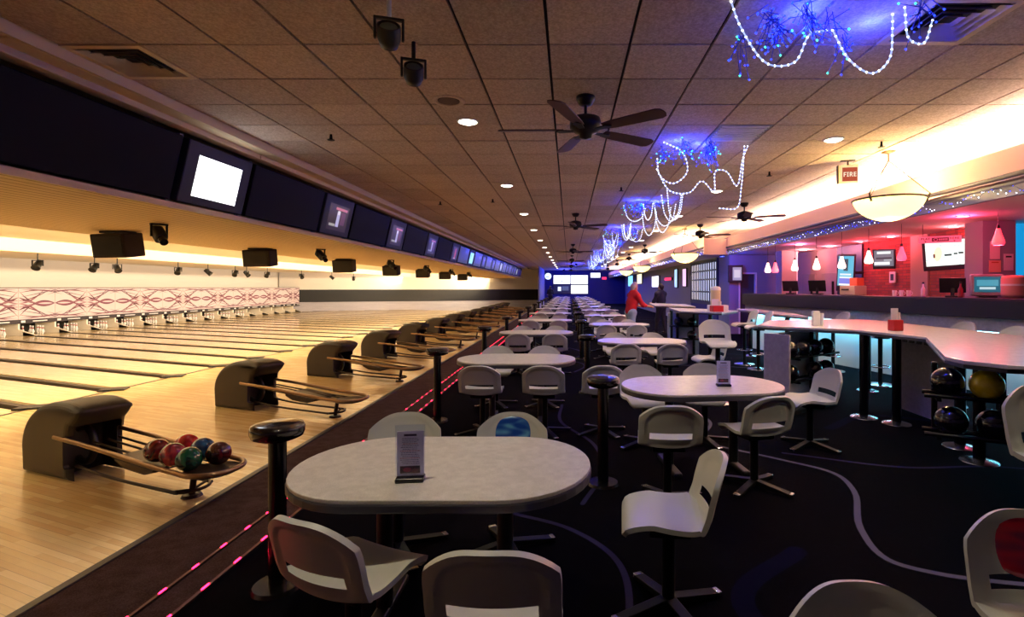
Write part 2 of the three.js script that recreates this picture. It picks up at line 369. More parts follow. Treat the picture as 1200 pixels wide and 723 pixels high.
// pin decks: kickbacks, pits, pins and the printed masking units
const MX = -22.6;
{
  const pr = [[0, 0], [0.026, 0], [0.029, 0.02], [0.05, 0.09], [0.0605, 0.115], [0.058, 0.14], [0.043, 0.19], [0.026, 0.245], [0.0233, 0.27], [0.027, 0.305], [0.0322, 0.343], [0.029, 0.365], [0.016, 0.378], [0, 0.381]];
  const pin0 = thing('bowling_pin', 'white bowling pin standing on a pin deck under the masking panels', 'pin', [0, 0, 0], 0, 'bowling pins at the lane ends');
  mesh('body', lathe(pr, 14), M.white, pin0);
  mesh('neck_stripe', lathe([[0.0262, 0.25], [0.0243, 0.27], [0.0275, 0.295]], 14), M.red, pin0);
  let first = true;
  const panelTex = canvasTex(1024, 512, (c, w, h) => {
    c.fillStyle = '#d4bfc0'; c.fillRect(0, 0, w, h);
    const lens = (x0, y0, x1, y1, b, wd, col) => { c.fillStyle = col; c.beginPath(); c.moveTo(x0, y0); c.quadraticCurveTo((x0 + x1) / 2, (y0 + y1) / 2 + b, x1, y1); c.quadraticCurveTo((x0 + x1) / 2, (y0 + y1) / 2 + b - wd, x0, y0); c.fill(); };
    for (const m of [1, -1]) {
      const x = v => m > 0 ? v * w : w - v * w;
      for (const f of [1, -1]) { const y = v => h / 2 + f * v * h;
        const sweep = (x0, y0, x1, y1, b, wd, col) => lens(x(x0), y(y0), x(x1), y(y1), f * b * h, f * wd * h, col);
        sweep(0.5, 0, 0, 0.42, -0.42, 0.12, '#5c2232'); sweep(0.5, 0.01, 0.03, 0.3, -0.34, 0.08, '#75707c'); sweep(0.5, 0.02, 0.1, 0.16, -0.22, 0.1, '#66263a'); sweep(0.5, 0.0, 0.16, 0.05, -0.1, 0.08, '#84425a');
        sweep(0, 0.02, 0.36, 0.5, -0.2, 0.12, '#83525f'); sweep(0, 0.08, 0.46, 0.5, -0.1, 0.06, '#522030'); sweep(0, 0.2, 0.6, 0.5, 0.02, 0.06, '#776672');
        sweep(0.24, 0, 0, 0.2, 0.04, 0.14, '#5a1e2e'); sweep(0.27, 0, 0, 0.11, 0.06, 0.08, '#90606c'); sweep(0, 0.34, 0.55, 0.36, 0.2, 0.07, '#6c3444'); sweep(0.02, 0.44, 0.62, 0.28, 0.16, 0.05, '#5e4c58'); sweep(0.1, 0.5, 0.66, 0.44, -0.1, 0.05, '#7a3a4e');
      }
    }
  });
  panelTex.wrapS = THREE.RepeatWrapping;
  const halves = [0, 1].map(i => { const t = panelTex.clone(); t.repeat.set(0.5, 1); t.offset.set(i * 0.5, 0); t.needsUpdate = true; return std(0xffffff, 0.6, 0, { map: t }); });
  const W = LANE * 2;
  for (let k = 3; k < 14; k++) {                    // a masking unit for each pair of lanes
    const d0 = laneD(MX, S0) + W * (k - 3) - 0.3;
    const t = thing('masking_unit', 'white masking panel printed with crossing maroon sweeps above the pin decks', 'masking panel', [MX, 0, -d0], 0, 'masking units above the pin decks');
    for (const i of [0, 1]) { const g = rbox(0.05, 1.3, LANE - 0.015, 0.004, 0, 0.95, -LANE * (i + 0.5)); const p = mesh('panel', faceUV(g, -W * i / 2, -W * (i + 1) / 2, 0.3, 1.6), halves[i], t); }
    mesh('top_rail', box(0.08, 0.03, W, 0, 1.615, -W / 2), M.black, t);
    mesh('number_strip', box(0.07, 0.17, W, 0.01, 0.215, -W / 2), std(0x2b2024, 0.6), t);
    for (const i of [0, 1]) { mesh('number_plate', box(0.01, 0.09, 0.16, 0.05, 0.215, -LANE * i - 0.16), M.white, t); mesh('logo_bar', box(0.01, 0.04, 0.6, 0.05, 0.215, -LANE * i - 0.85), M.white, t); }
    mesh('pit', merge([box(0.05, 0.55, W, -0.9, -0.15, -W / 2)]), M.black, t);
    for (const i of [0, 1]) {
      mesh('kickback', extrude([[0, 0.16], [0, -0.1], [0.72, -0.34], [0.72, -0.36], [-0.85, -0.36], [-0.85, 0.16]].map(([x, y]) => [x, y]), 0.07).translate(0, 0, -LANE * i - 0.075), M.ceilWhite, t);
      mesh('cap_end', extrude([[0.2, LOW], [0.2, LOW + 0.16], [0.7, LOW + 0.02], [0.7, LOW]], 0.1).translate(0.0, 0, -LANE * i - 0.105), M.white, t);
      mesh('pin_deck', box(1.5, 0.03, LANE - 0.02, -0.02, LOW - 0.019, -LANE * (i + 0.5)), M.lane, t);
    }
    if (k < 11) for (const i of [0, 1]) for (let r = 0; r < 3; r++) for (let q = 0; q <= r; q++) {
      const p = [MX + 0.2 - r * 0.264, LOW - 0.004, -d0 - LANE * (i + 0.52) - (q - r / 2) * 0.305 - 0.02];
      if (first) { pin0.position.set(...p); first = false; } else dup(pin0, p, 0);
    }
  }
}
function faceUV(g, za, zb, y0, y1) {                // 0..1 across the visible face
  g = g.index ? g.toNonIndexed() : g; const p = g.attributes.position, u = g.attributes.uv;
  for (let i = 0; i < p.count; i++) u.setXY(i, (p.getZ(i) - za) / (zb - za), (p.getY(i) - y0) / (y1 - y0));
  return g;
}
// tubes in the coves (the rectangle lights above stand just in front of them)
function coveTubes(x, y, d0, d1, label, group) {
  for (let d = d0; d < d1; d += 2.5) tag(mesh('fluorescent_tube', tr(new THREE.CapsuleGeometry(0.016, 2.3, 4, 8), x, y, -d - 1.2, Math.PI / 2), glow(LANE_LIGHT, 3, 0xffffff)), label, 'light', group);
}
coveTubes(-7.43, 2.67, 4, 46, 'slim lamp tube hidden in the cove at the edge of the slatted ceiling', 'cove tubes by the slatted ceiling');

// ---------------------------------------------------------------- ball returns and balls
function carveBall() {
  const ev = new Evaluator(); ev.attributes = ['position', 'normal']; ev.useGroups = false;
  let b = new Brush(new THREE.SphereGeometry(0.108, 36, 24)); b.updateMatrixWorld();
  for (const [ax, az, r] of [[0.2, 0.0, 0.014], [-0.12, 0.14, 0.0125], [-0.12, -0.14, 0.0125]]) {
    const h = new Brush(new THREE.CylinderGeometry(r, r, 0.06, 14));
    const dir = V(ax, 1, az).normalize(); h.quaternion.setFromUnitVectors(V(0, 1, 0), dir); h.position.copy(dir.multiplyScalar(0.098)); h.updateMatrixWorld();
    b = ev.evaluate(b, h, SUBTRACTION); b.updateMatrixWorld();
  }
  return b.geometry;
}
const ballGeo = toCreasedNormals(carveBall(), 0.6);
ballGeo.deleteAttribute('uv');
{ const p = ballGeo.attributes.position, uv = new Float32Array(p.count * 2); for (let i = 0; i < p.count; i++) { uv[2 * i] = Math.atan2(p.getZ(i), p.getX(i)) / 6.2832 + 0.5; uv[2 * i + 1] = p.getY(i) / 0.216 + 0.5; } ballGeo.setAttribute('uv', new THREE.BufferAttribute(uv, 2)); }
const marble = (a, b, k = 1) => new THREE.MeshPhysicalMaterial({ roughness: 0.16, clearcoat: 0.7, clearcoatRoughness: 0.05, map: dataTex(128, 64, (u, v) => { const n = Math.pow(Math.min(1, Math.max(0, (vnoise(u * 8 + 3 * vnoise(u * 6, v * 6, 6), v * 8, 8) - 0.3) * 1.8 * k)), 1.2); return a.map((q, i) => q * (1 - n) + b[i] * n); }, 1) });
function ball(mat, pos, label, group, turn = [0, 0, 0]) { const m = mesh('bowling_ball', ballGeo, mat); m.position.set(...pos); m.rotation.set(...turn); tag(m, label, 'bowling ball', group); return m; }

function makeReturn() {
  const t = thing('ball_return', 'dark brown ball return with an empty bronze rack on the maple approach', 'ball return', [0, 0, 0], 0, 'empty ball returns along the approach');
  const s = new THREE.Shape(); s.moveTo(-0.94, 0.0); s.lineTo(-0.96, 0.3); s.bezierCurveTo(-0.95, 0.58, -0.7, 0.74, -0.42, 0.78); s.bezierCurveTo(-0.2, 0.81, 0.0, 0.8, 0.1, 0.74); s.bezierCurveTo(0.14, 0.7, 0.06, 0.62, -0.02, 0.56); s.bezierCurveTo(-0.06, 0.5, -0.04, 0.3, -0.02, 0.0); s.lineTo(-0.94, 0);
  const cut = (a, g) => { const ev = new Evaluator(); ev.attributes = ['position', 'normal']; ev.useGroups = false; const A = new Brush(a), B = new Brush(g); A.updateMatrixWorld(); B.updateMatrixWorld(); return ev.evaluate(A, B, SUBTRACTION).geometry; };
  let hg = extrude(s, 0.36, 0.08, 5, 16).translate(0, 0, -0.18);
  hg = cut(hg, rbox(0.75, 0.62, 0.42, 0.04, -0.02, 0.25, 0));                     // the mouth the balls roll out of
  hg = cut(hg, rbox(0.3, 0.34, 0.7, 0.04, 0.02, 0.3, 0));                         // cheeks cut back on both sides
  hg.setAttribute('uv', new THREE.BufferAttribute(new Float32Array(hg.attributes.position.count * 2), 2));
  mesh('hood', hg, M.hood, t);
  mesh('lift_wheel', tr(new THREE.TorusGeometry(0.19, 0.035, 10, 28), -0.3, 0.3, 0), M.hood, t);
  const loop = []; for (let i = 0; i <= 12; i++) { const a = -Math.PI / 2 + Math.PI * i / 12; loop.push([1.74 + 0.25 * Math.cos(a), 0.315, 0.25 * Math.sin(a)]); }
  mesh('rail', tube([[-0.3, 0.44, -0.25], [0.3, 0.41, -0.25], [1.2, 0.345, -0.25], ...loop, [1.2, 0.345, 0.25], [0.3, 0.41, 0.25], [-0.3, 0.44, 0.25]], 0.024, 120, 10), M.bronze, t);
  for (const z of [-0.16, -0.06, 0.06, 0.16]) mesh('tray_rod', tube([[0, 0.37, z], [0.9, 0.31, z], [1.75, 0.275, z]], 0.012, 20, 6), M.bronzeDark, t);
  mesh('end_plate', tr(new THREE.CylinderGeometry(0.24, 0.2, 0.025, 28), 1.74, 0.278, 0), M.bronzeDark, t);
  mesh('belly_pan', extrude([[0.65, 0.3], [0.8, 0.24], [1.1, 0.22], [1.25, 0.26], [1.25, 0.29], [0.65, 0.345]], 0.4, 0.02).translate(0, 0, -0.2), M.bronzeDark, t);
  mesh('leg', polytube([[1.45, 0.02, 0.0], [1.5, 0.28, 0.0]], 0.028), M.bronzeDark, t);
  mesh('foot', cyl(0.075, 0.09, 0.025, 1.45, 0.0125, 0), M.bronzeDark, t);
  const fl = []; for (let i = 0; i <= 10; i++) { const a = -Math.PI / 2 + Math.PI * i / 10; fl.push([1.42 + 0.16 * Math.cos(a), 0.09, 0.16 * Math.sin(a)]); }
  mesh('floor_rail', tube([[-0.1, 0.14, -0.16], [0.5, 0.1, -0.16], ...fl, [0.5, 0.1, 0.16], [-0.1, 0.14, 0.16]], 0.016, 80, 8), M.bronzeDark, t);
  mesh('brace', polytube([[1.45, 0.06, 0], [1.42, 0.09, -0.16]], 0.014), M.bronzeDark, t);
  mesh('brace', polytube([[1.45, 0.06, 0], [1.42, 0.09, 0.16]], 0.014), M.bronzeDark, t);
  return t;
}
const RA = Math.atan(SLANT);                        // a return points from the pins to the seats
const ret0 = makeReturn();
const retPos = k => { const s = S0 + LANE * 2 * k, x = -4.93; return [x, LOW, -laneD(x, s)]; };
ret0.position.set(...retPos(0)); ret0.rotation.y = -RA;
for (let k = 1; k < 13; k++) dup(ret0, retPos(k), -RA);
ret0.userData.label = 'dark brown ball return with a bronze rack holding six bowling balls'; delete ret0.userData.group;
{
  const o = V(...retPos(0)), spot = (x, y, z) => { const p = V(x, y, z).applyAxisAngle(V(0, 1, 0), -RA).add(o); return [p.x, p.y, p.z]; };
  const h = x => 0.37 - 0.054 * x + 0.012 + 0.108;
  ball(marble([120, 16, 14], [60, 8, 10]), spot(1.13, h(1.13), 0.112), 'dark red bowling ball at the hood end of the near row on the ball return', undefined, [0.6, 0, 1]);
  ball(marble([165, 38, 50], [90, 20, 40]), spot(1.36, h(1.36), 0.112), 'pinkish red marbled bowling ball in the middle of the near row on the ball return', undefined, [2, 0, 1]);
  ball(marble([10, 84, 52], [4, 48, 34]), spot(1.59, h(1.59), 0.112), 'dark green bowling ball on the ball return', undefined, [0.4, 1, -1.2]);
  ball(marble([205, 28, 30], [150, 14, 20]), spot(1.2, h(1.2), -0.112), 'bright red bowling ball on the ball return', undefined, [1.2, 0, 2]);
  ball(marble([14, 62, 104], [8, 34, 66]), spot(1.43, h(1.43), -0.112), 'blue bowling ball on the ball return', undefined, [0.2, 0, 2.4]);
  ball(marble([74, 14, 16], [26, 8, 10]), spot(1.66, h(1.66), -0.112), 'maroon and black bowling ball at the outer end of the ball return', undefined, [1.9, 0, 0.4]);
}

// ---------------------------------------------------------------- red LED strips on the step noses
for (const [x, y, label] of [[-1.95, 0.008, 'clear tube of red LEDs along the upper step nose'], [-2.39, -0.172, 'clear tube of red LEDs along the lower step nose']]) {
  const t = thing('led_strip', label, 'light strip', [x, y, 0]);
  mesh('tube', box(0.02, 0.016, 46, 0, 0, -22), std(0x1a1416, 0.3), t);
  const b = []; for (let d = 0.9; d < 44; d += 0.27) b.push(tr(new THREE.CapsuleGeometry(0.006, 0.05, 3, 6), 0, 0.009, -d, Math.PI / 2));
  stuff(mesh('red_bulbs', b, glow(0xff1840, 14), t));
  const l = new THREE.RectAreaLight(0xff1030, 0.5, 42, 0.02); l.position.set(-0.02, 0.02, -22); l.lookAt(-1, 0.05, -22); t.add(l);
  l.position.set(-0.02, 0.02, -22); l.rotation.set(0, -Math.PI / 2, 0);
}

// ---------------------------------------------------------------- overhead displays
const logoTex = canvasTex(256, 160, (c, w, h) => { c.fillStyle = '#ffffff'; c.fillRect(0, 0, w, h); c.fillStyle = '#8a8a8a'; for (let i = 0; i < 40; i++) c.fillRect(100 + rnd() * 30, 50 + rnd() * 34, 2, 2); c.fillRect(112, 40, 6, 2); c.fillRect(118, 84, 2, 5); });
const blurb = (bg, blobs) => canvasTex(128, 96, (c, w, h) => { c.fillStyle = bg; c.fillRect(0, 0, w, h); for (const [x, y, rx, ry, col] of blobs) { c.fillStyle = col; c.fillRect((x - rx) * w, (y - ry) * h, 2 * rx * w, 2 * ry * h); } });
const promo = [
  blurb('#1a0c14', [[0.5, 0.55, 0.08, 0.3, '#b9b4dc'], [0.62, 0.15, 0.3, 0.05, '#c86a78'], [0.25, 0.8, 0.15, 0.05, '#a8a8a0'], [0.75, 0.5, 0.12, 0.25, '#5a2a50'], [0.5, 0.3, 0.06, 0.08, '#e8e0e8']]),
  blurb('#14080e', [[0.55, 0.5, 0.12, 0.38, '#c8425a'], [0.5, 0.9, 0.2, 0.05, '#d8b0b0'], [0.25, 0.4, 0.1, 0.2, '#4a1a30']]),
  blurb('#8ad8e8', [[0.5, 0.5, 0.42, 0.4, '#a8ecf6'], [0.3, 0.4, 0.06, 0.2, '#5ab0c8']]),
  blurb('#1a1450', [[0.5, 0.5, 0.3, 0.3, '#2a20a0'], [0.7, 0.3, 0.12, 0.1, '#8a80e0']]),
  blurb('#9098c0', [[0.5, 0.5, 0.35, 0.3, '#c8c8e0']]),
];
const screenMat = (tex, k) => new THREE.MeshStandardMaterial({ color: 0x050505, roughness: 0.3, emissive: 0xffffff, emissiveMap: tex, emissiveIntensity: k });
const TILT = Math.atan(0.15 / 0.66);
function display(w, d0, label, group, screen, lit, cover) {
  // leans out at the top, faces the seats
  const t = thing('overhead_display', label, 'display', [-4.0, 2.84, -(d0 + w / 2)], 0, group);
  t.rotation.set(0, Math.PI / 2, 0); const f = new THREE.Group(); f.name = 'tilt'; 
  const R = g => tr(g, 0, 0, 0, TILT, 0, 0);
  mesh('housing', R(rbox(w, 0.66, 0.14, 0.015, 0, 0, -0.03)), lit ? M.bezel : M.screenOff, t);
  const iw = w * (lit ? 0.68 : 0.94), ih = lit ? 0.44 : 0.58;
  const p = new THREE.PlaneGeometry(iw, ih); p.translate(0, lit ? -0.02 : 0, 0.0415);
  mesh('screen', R(p), screen, t);
  if (cover) { const l = new THREE.RectAreaLight(0xe8f0ff, cover, iw, ih); l.position.set(0, -0.02, 0.06); l.rotation.set(TILT, Math.PI, 0); t.add(l); }
  mesh('bracket', R(box(0.05, 0.7, 0.05, w / 2 + 0.035, 0.0, -0.04)), M.plasticEdge, t);
  return t;
}
display(1.84, 3.42, 'large dark projection screen before the lit white display', undefined, M.screenOff, false);
display(1.06, 5.35, 'glowing white display with a dark blue frame under the crown', undefined, screenMat(logoTex, 2.2), true, 4);
for (let k = 0; k < 12; k++) {
  display(1.84, 6.47 + 3.05 * k, 'large blank dark screen in the row of overhead displays', 'blank overhead screens', k > 3 ? screenMat(promo[3], k > 4 ? 0.5 : 0.12) : M.screenOff, false);
  const pi = [0, 0, 0, 1, 2, 3, 3, 4, 3, 3, 4, 3][k];
  display(1.06, 8.4 + 3.05 * k, ['overhead display with a pale standing figure on a dark picture', 'overhead display showing a red figure', 'overhead display glowing pale cyan', 'overhead display glowing dim blue', 'overhead display showing a pale grey picture'][pi], pi === 1 || pi === 2 ? undefined : 'small overhead displays', screenMat(promo[pi], pi === 2 ? 1 : 0.8), true);
}
{ // speakers and projectors under the slatted ceiling
  const sp = thing('hanging_speaker', 'black box speaker hung under the slatted ceiling over the approach', 'speaker', [-6.5, 2.43, -7.5], 0, 'box speakers under the slatted ceiling');
  mesh('cabinet', rbox(0.56, 0.34, 0.3, 0.02, 0, -0.2, 0, 0.15), std(0x2a1710, 0.7), sp);
  mesh('grille', rbox(0.5, 0.28, 0.02, 0.01, 0, -0.215, 0.155, 0.15), M.hoodDark, sp);
  mesh('mount', merge([box(0.4, 0.025, 0.2, 0, -0.015, 0), box(0.06, 0.1, 0.06, 0, -0.05, 0)]), M.black, sp);
  for (const d of [10.7, 14.7, 18.6, 22.6, 26.6, 31]) dup(sp, [-6.35, 2.43, -d], 0);
  sp.rotation.y = -0.15;
  const pj = thing('projector', 'black can-shaped projector on a bracket under the slatted ceiling', 'projector', [-5.2, 2.425, -6.6], 0.9, 'projectors under the slatted ceiling');
  mesh('body', tr(rbox(0.13, 0.13, 0.3, 0.03), 0, -0.13, 0, 0.5), M.black, pj);
  mesh('lens', cyl(0.045, 0.05, 0.1, 0, -0.22, 0.17, 16, 0.5 + Math.PI / 2), M.blackGloss, pj);
  mesh('bracket', merge([box(0.02, 0.16, 0.03, -0.08, -0.08, 0), box(0.02, 0.16, 0.03, 0.08, -0.08, 0), box(0.18, 0.02, 0.06, 0, -0.005, 0)]), M.blackMetal, pj);
  for (const d of [10.9, 15.2, 19, 23, 27]) dup(pj, [-5.2, 2.425, -d], 0.9);
  // small spot lamps under the second drop of the lane ceiling
  const sl = thing('spot_lamp', 'small dark spot lamp hanging above the far half of the lanes', 'lamp', [-14.5, 2.56, -14.2], 0.4, 'spot lamps above the lanes');
  mesh('stem', cyl(0.015, 0.015, 0.2, 0, -0.1, 0, 8), M.black, sl);
  mesh('yoke', merge([box(0.02, 0.16, 0.04, -0.11, -0.27, 0), box(0.02, 0.16, 0.04, 0.11, -0.27, 0), box(0.24, 0.02, 0.04, 0, -0.2, 0)]), M.black, sl);
  mesh('can', lathe([[0, -0.14], [0.07, -0.14], [0.09, 0.1], [0.1, 0.14], [0.075, 0.12], [0, 0.1]], 14).rotateX(2.3).translate(0, -0.32, 0), M.black, sl);
  for (const [d, t] of [[15.9, 0.2], [16.7, 1.0], [19.3, 0.4], [20.9, 2], [22.6, 0.3], [23.4, 1.4], [25, 0.1], [28.2, 0.8], [31.8, 1.9], [35, 0.4]]) dup(sl, [-14.5, 2.56, -d], t);
}
// ---------------------------------------------------------------- chairs
function shellGeo() {
  const prof = new THREE.CatmullRomCurve3([V(0, 0.435, -0.225), V(0, 0.466, -0.2), V(0, 0.47, -0.12), V(0, 0.455, 0.0), V(0, 0.455, 0.1), V(0, 0.478, 0.17), V(0, 0.54, 0.205), V(0, 0.62, 0.225), V(0, 0.71, 0.25), V(0, 0.79, 0.275)], false, 'catmullrom', 0.5);
  const NU = 44, NV = 24, P = prof.getSpacedPoints(NU), T = P.map((_, i) => prof.getTangentAt(i / NU));
  const width = u => { let w = 0.2 + 0.03 * Math.min(1, u * 2.2); if (u > 0.8) { const k = (u - 0.8) / 0.2; w *= 1 - 0.2 * k * k; } if (u < 0.07) { const k = 1 - u / 0.07; w *= 1 - 0.2 * k * k; } return w; };
  const surf = (i, j, side) => {
    const u0 = i / NU, v = -1 + 2 * j / NV, av = Math.abs(v);
    const u = u0 < 0.62 ? u0 : 0.62 + (u0 - 0.62) * (1 - 0.34 * Math.pow(av, 3.6) * Math.min(1, (u0 - 0.62) / 0.2));   // rounded shoulders
    const p = prof.getPointAt(u), t = prof.getTangentAt(u), n = V(0, t.z, -t.y).normalize();
    if (n.y < 0 && u < 0.5) n.negate();
    const isBack = Math.min(1, Math.max(0, (u - 0.5) / 0.12));
    const yv = (p.y - 0.6) / 0.145, e = Math.pow(Math.pow(av / 0.74, 3) + Math.pow(Math.abs(yv), 3), 1 / 3), panel = e < 1 ? 1 : e < 1.12 ? 1 - (e - 1) / 0.12 : 0;
    let off = side * (0.012 - (isBack > 0.5 && side < 0 ? 0.016 * panel : 0) - (isBack > 0.5 && side > 0 ? 0.006 * panel : 0));
    if (isBack > 0.5 && side < 0) off = Math.min(off + 0.0, 0.006);
    const q = p.clone().addScaledVector(n, off + (1 - isBack) * 0.035 * v * v * Math.min(1, u * 5));
    q.z -= isBack * 0.05 * v * v; q.x = v * width(u); return q;
  };
  const hole = (i, j) => { const y = (P[i].y + P[i + 1].y) / 2, v = -1 + 2 * (j + 0.5) / NV; return i > NU * 0.5 && y > 0.527 && y < 0.582 && Math.abs(v) < 0.68; };
  const pos = [];
  const quad = (a, b, c, d) => pos.push(...a.toArray(), ...b.toArray(), ...c.toArray(), ...a.toArray(), ...c.toArray(), ...d.toArray());
  const solid = (i, j) => i >= 0 && j >= 0 && i < NU && j < NV && !hole(i, j);
  for (let i = 0; i < NU; i++) for (let j = 0; j < NV; j++) if (solid(i, j)) {
    const A = s => [surf(i, j, s), surf(i, j + 1, s), surf(i + 1, j + 1, s), surf(i + 1, j, s)];
    const f = A(1), b = A(-1); quad(f[0], f[3], f[2], f[1]); quad(b[0], b[1], b[2], b[3]);
    if (!solid(i - 1, j)) quad(f[0], f[1], b[1], b[0]);
    if (!solid(i + 1, j)) quad(f[3], b[3], b[2], f[2]);
    if (!solid(i, j - 1)) quad(f[0], b[0], b[3], f[3]);
    if (!solid(i, j + 1)) quad(f[1], f[2], b[2], b[1]);
  }
  let g = new THREE.BufferGeometry(); g.setAttribute('position', new THREE.Float32BufferAttribute(pos, 3));
  g.setAttribute('uv', new THREE.Float32BufferAttribute(new Float32Array(pos.length / 3 * 2), 2)); g.computeVertexNormals();
  return toCreasedNormals(g, 0.7);
}
const shell = shellGeo();
const ovalPanel = tr(new THREE.SphereGeometry(1, 28, 16).scale(0.15, 0.105, 0.012), 0, 0.665, 0.226, 0.27);
function makeChair(label, group, panel) {
  const t = thing('swivel_chair', label, 'chair', [0, 0, 0], 0, group);
  mesh('shell', shell, M.plastic, t);
  mesh('seat_bracket', merge([rbox(0.24, 0.03, 0.2, 0.01, 0, 0.425, 0)]), M.blackMetal, t);
  mesh('column', cyl(0.032, 0.032, 0.36, 0, 0.235, 0, 14), M.blackMetal, t);
  for (let k = 0; k < 4; k++) { const l = mesh('leg', extrude([[0.02, 0.03], [0.3, 0.01], [0.3, 0.03], [0.02, 0.07]], 0.05, 0.004).translate(0, 0, -0.025).rotateY(k * Math.PI / 2 + 0.5), M.blackMetal, t); mesh('end_cap', rbox(0.03, 0.032, 0.052, 0.006, 0.3, 0.018, 0).rotateY(k * Math.PI / 2 + 0.5), M.chrome, l); }
  if (panel) { mesh('back_panel', ovalPanel, panel, t); }
  return t;
}
const chairBack = 'grey moulded swivel chair pushed in at a white table', GL = 'swivel chairs at the tables';
const chair0 = makeChair(chairBack, GL);
let chairUsed = false;
function chair(x, d, turn, label, group = label ? undefined : GL) {
  let c = chair0;
  if (chairUsed) { c = chair0.clone(); c.name = numbered('swivel_chair'); scene.add(c); c.userData = { category: 'chair' }; }
  chairUsed = true; c.position.set(x, 0, -d); c.rotation.y = turn;
  c.userData.label = label || chairBack; if (group) c.userData.group = group; else delete c.userData.group; return c;
}
// ---------------------------------------------------------------- tables
function stadium(L, W, seg = 20) { const s = new THREE.Shape(), r = W / 2, a = L / 2 - r * 0.9; const pts = []; for (let i = 0; i <= seg; i++) { const t = -Math.PI / 2 + Math.PI * i / seg; pts.push([a + r * 0.9 * Math.cos(t), r * Math.sin(t)]); } for (let i = 0; i <= seg; i++) { const t = Math.PI / 2 + Math.PI * i / seg; pts.push([-a + r * 0.9 * Math.cos(t), r * Math.sin(t)]); } return pts; }
function makeTable(label, group) {
  const t = thing('oval_table', label, 'table', [0, 0, 0], 0, group);
  mesh('tabletop', metric(slab(stadium(1.45, 0.92), 0.745, 0.018, 0.004)), M.laminate, t);
  mesh('edge_band', slab(stadium(1.46, 0.93), 0.728, 0.04, 0.008), M.laminateEdge, t);
  for (const s of [-1, 1]) {
    const c = mesh('column', cyl(0.04, 0.04, 0.66, s * 0.3, 0.36, 0, 16), M.black, t);
    mesh('foot', rbox(0.07, 0.04, 0.56, 0.012, s * 0.3, 0.02, 0), M.black, t);
  }
  mesh('support_bar', rbox(0.9, 0.03, 0.06, 0.01, 0, 0.675, 0), M.black, t);
  return t;
}
const tl = 'oval white laminate table in the row beside the steps', tg = 'tables beside the steps';
const table0 = makeTable(tl, tg);
const LT = k => 2.6 + 3.84 * k, RT = k => 4.72 + 3.9 * k;
for (let k = 0; k < 13; k++) {
  const d = LT(k); if (k) dup(table0, [-0.65, 0, -d], 0, tl, tg); else table0.position.set(-0.62, 0, -d);
  if (k) { chair(-0.95 + rr(-0.03, 0.03), d - 0.66, rr(-0.08, 0.08)); chair(-0.27 + rr(-0.03, 0.03), d - 0.66, rr(-0.1, 0.1)); chair(-1.0, d + 0.72, Math.PI + rr(-0.15, 0.15)); chair(-0.33, d + 0.72, Math.PI + rr(-0.15, 0.15)); }
}
table0.userData.label = 'oval white table with a tall menu stand beside a black post'; delete table0.userData.group;
const tr1 = 'oval white laminate table in the row across the aisle from the steps', tg2 = 'tables across the aisle';
for (let k = 0; k < 12; k++) {
  const d = RT(k), t = dup(table0, [1.2, 0, -d], k ? 0 : 0.1, k ? tr1 : 'oval white table with a small menu stand, its top tinted lilac', k ? tg2 : undefined);
  if (k) { chair(0.83 + rr(-0.04, 0.04), d - 0.66, rr(-0.1, 0.1)); chair(1.52 + rr(-0.03, 0.03), d - 0.66, rr(-0.1, 0.1)); chair(0.85, d + 0.72, Math.PI + rr(-0.15, 0.15)); chair(1.55, d + 0.72, Math.PI + rr(-0.2, 0.2)); }
  if (k === 1) chair(2.25, d - 0.25, Math.PI / 2 + 0.15, 'grey swivel chair turned sideways at the end of a white table', 'chairs at the table ends');
}
chair(-0.25, 1.9, -0.02, 'grey swivel chair, back turned, at the table with the tall menu stand');
chair(-0.87, 2.1, -0.42, 'grey swivel chair turned toward the aisle beside the black post');
chair(-1.05, 3.2, Math.PI + 0.1, 'swivel chair on the step side of the table with the tall menu stand');
{ const c = makeChair('swivel chair with a blue oval panel in its backrest behind the white table', undefined, marble([20, 60, 140], [90, 150, 190])); c.position.set(-0.38, 0, -3.2); c.rotation.y = Math.PI - 0.05; }
chair(0.74, 3.92, -0.05, 'grey swivel chair, back turned, at the lilac-tinted table');
chair(1.5, 4.22, 0.3, 'grey swivel chair angled inward at the lilac-tinted table');
chair(0.78, 5.35, Math.PI + 0.1, 'swivel chair tucked behind the lilac-tinted table on the aisle side');
chair(1.42, 5.45, Math.PI - 0.25, 'swivel chair tucked behind the lilac-tinted table on the bar side');
chair(0.36, 5.8, 0.05, 'grey swivel chair standing behind a black post in the aisle');
chair(0.5, 2.62, Math.PI / 2 - 0.1, 'pale green-tinted swivel chair turned sideways alone in the aisle');
chair(2.45, 5.3, Math.PI / 2 + 0.1, 'pale swivel chair turned sideways before the ball rack');
chair(0.8, 1.2, Math.PI, 'grey swivel chair of which only the rounded backrest top shows');
{ const c = makeChair('swivel chair with a glossy red oval panel in its backrest', undefined, marble([165, 10, 34], [110, 8, 40])); c.position.set(1.64, 0, -1.68); c.rotation.y = Math.PI - 0.2; }
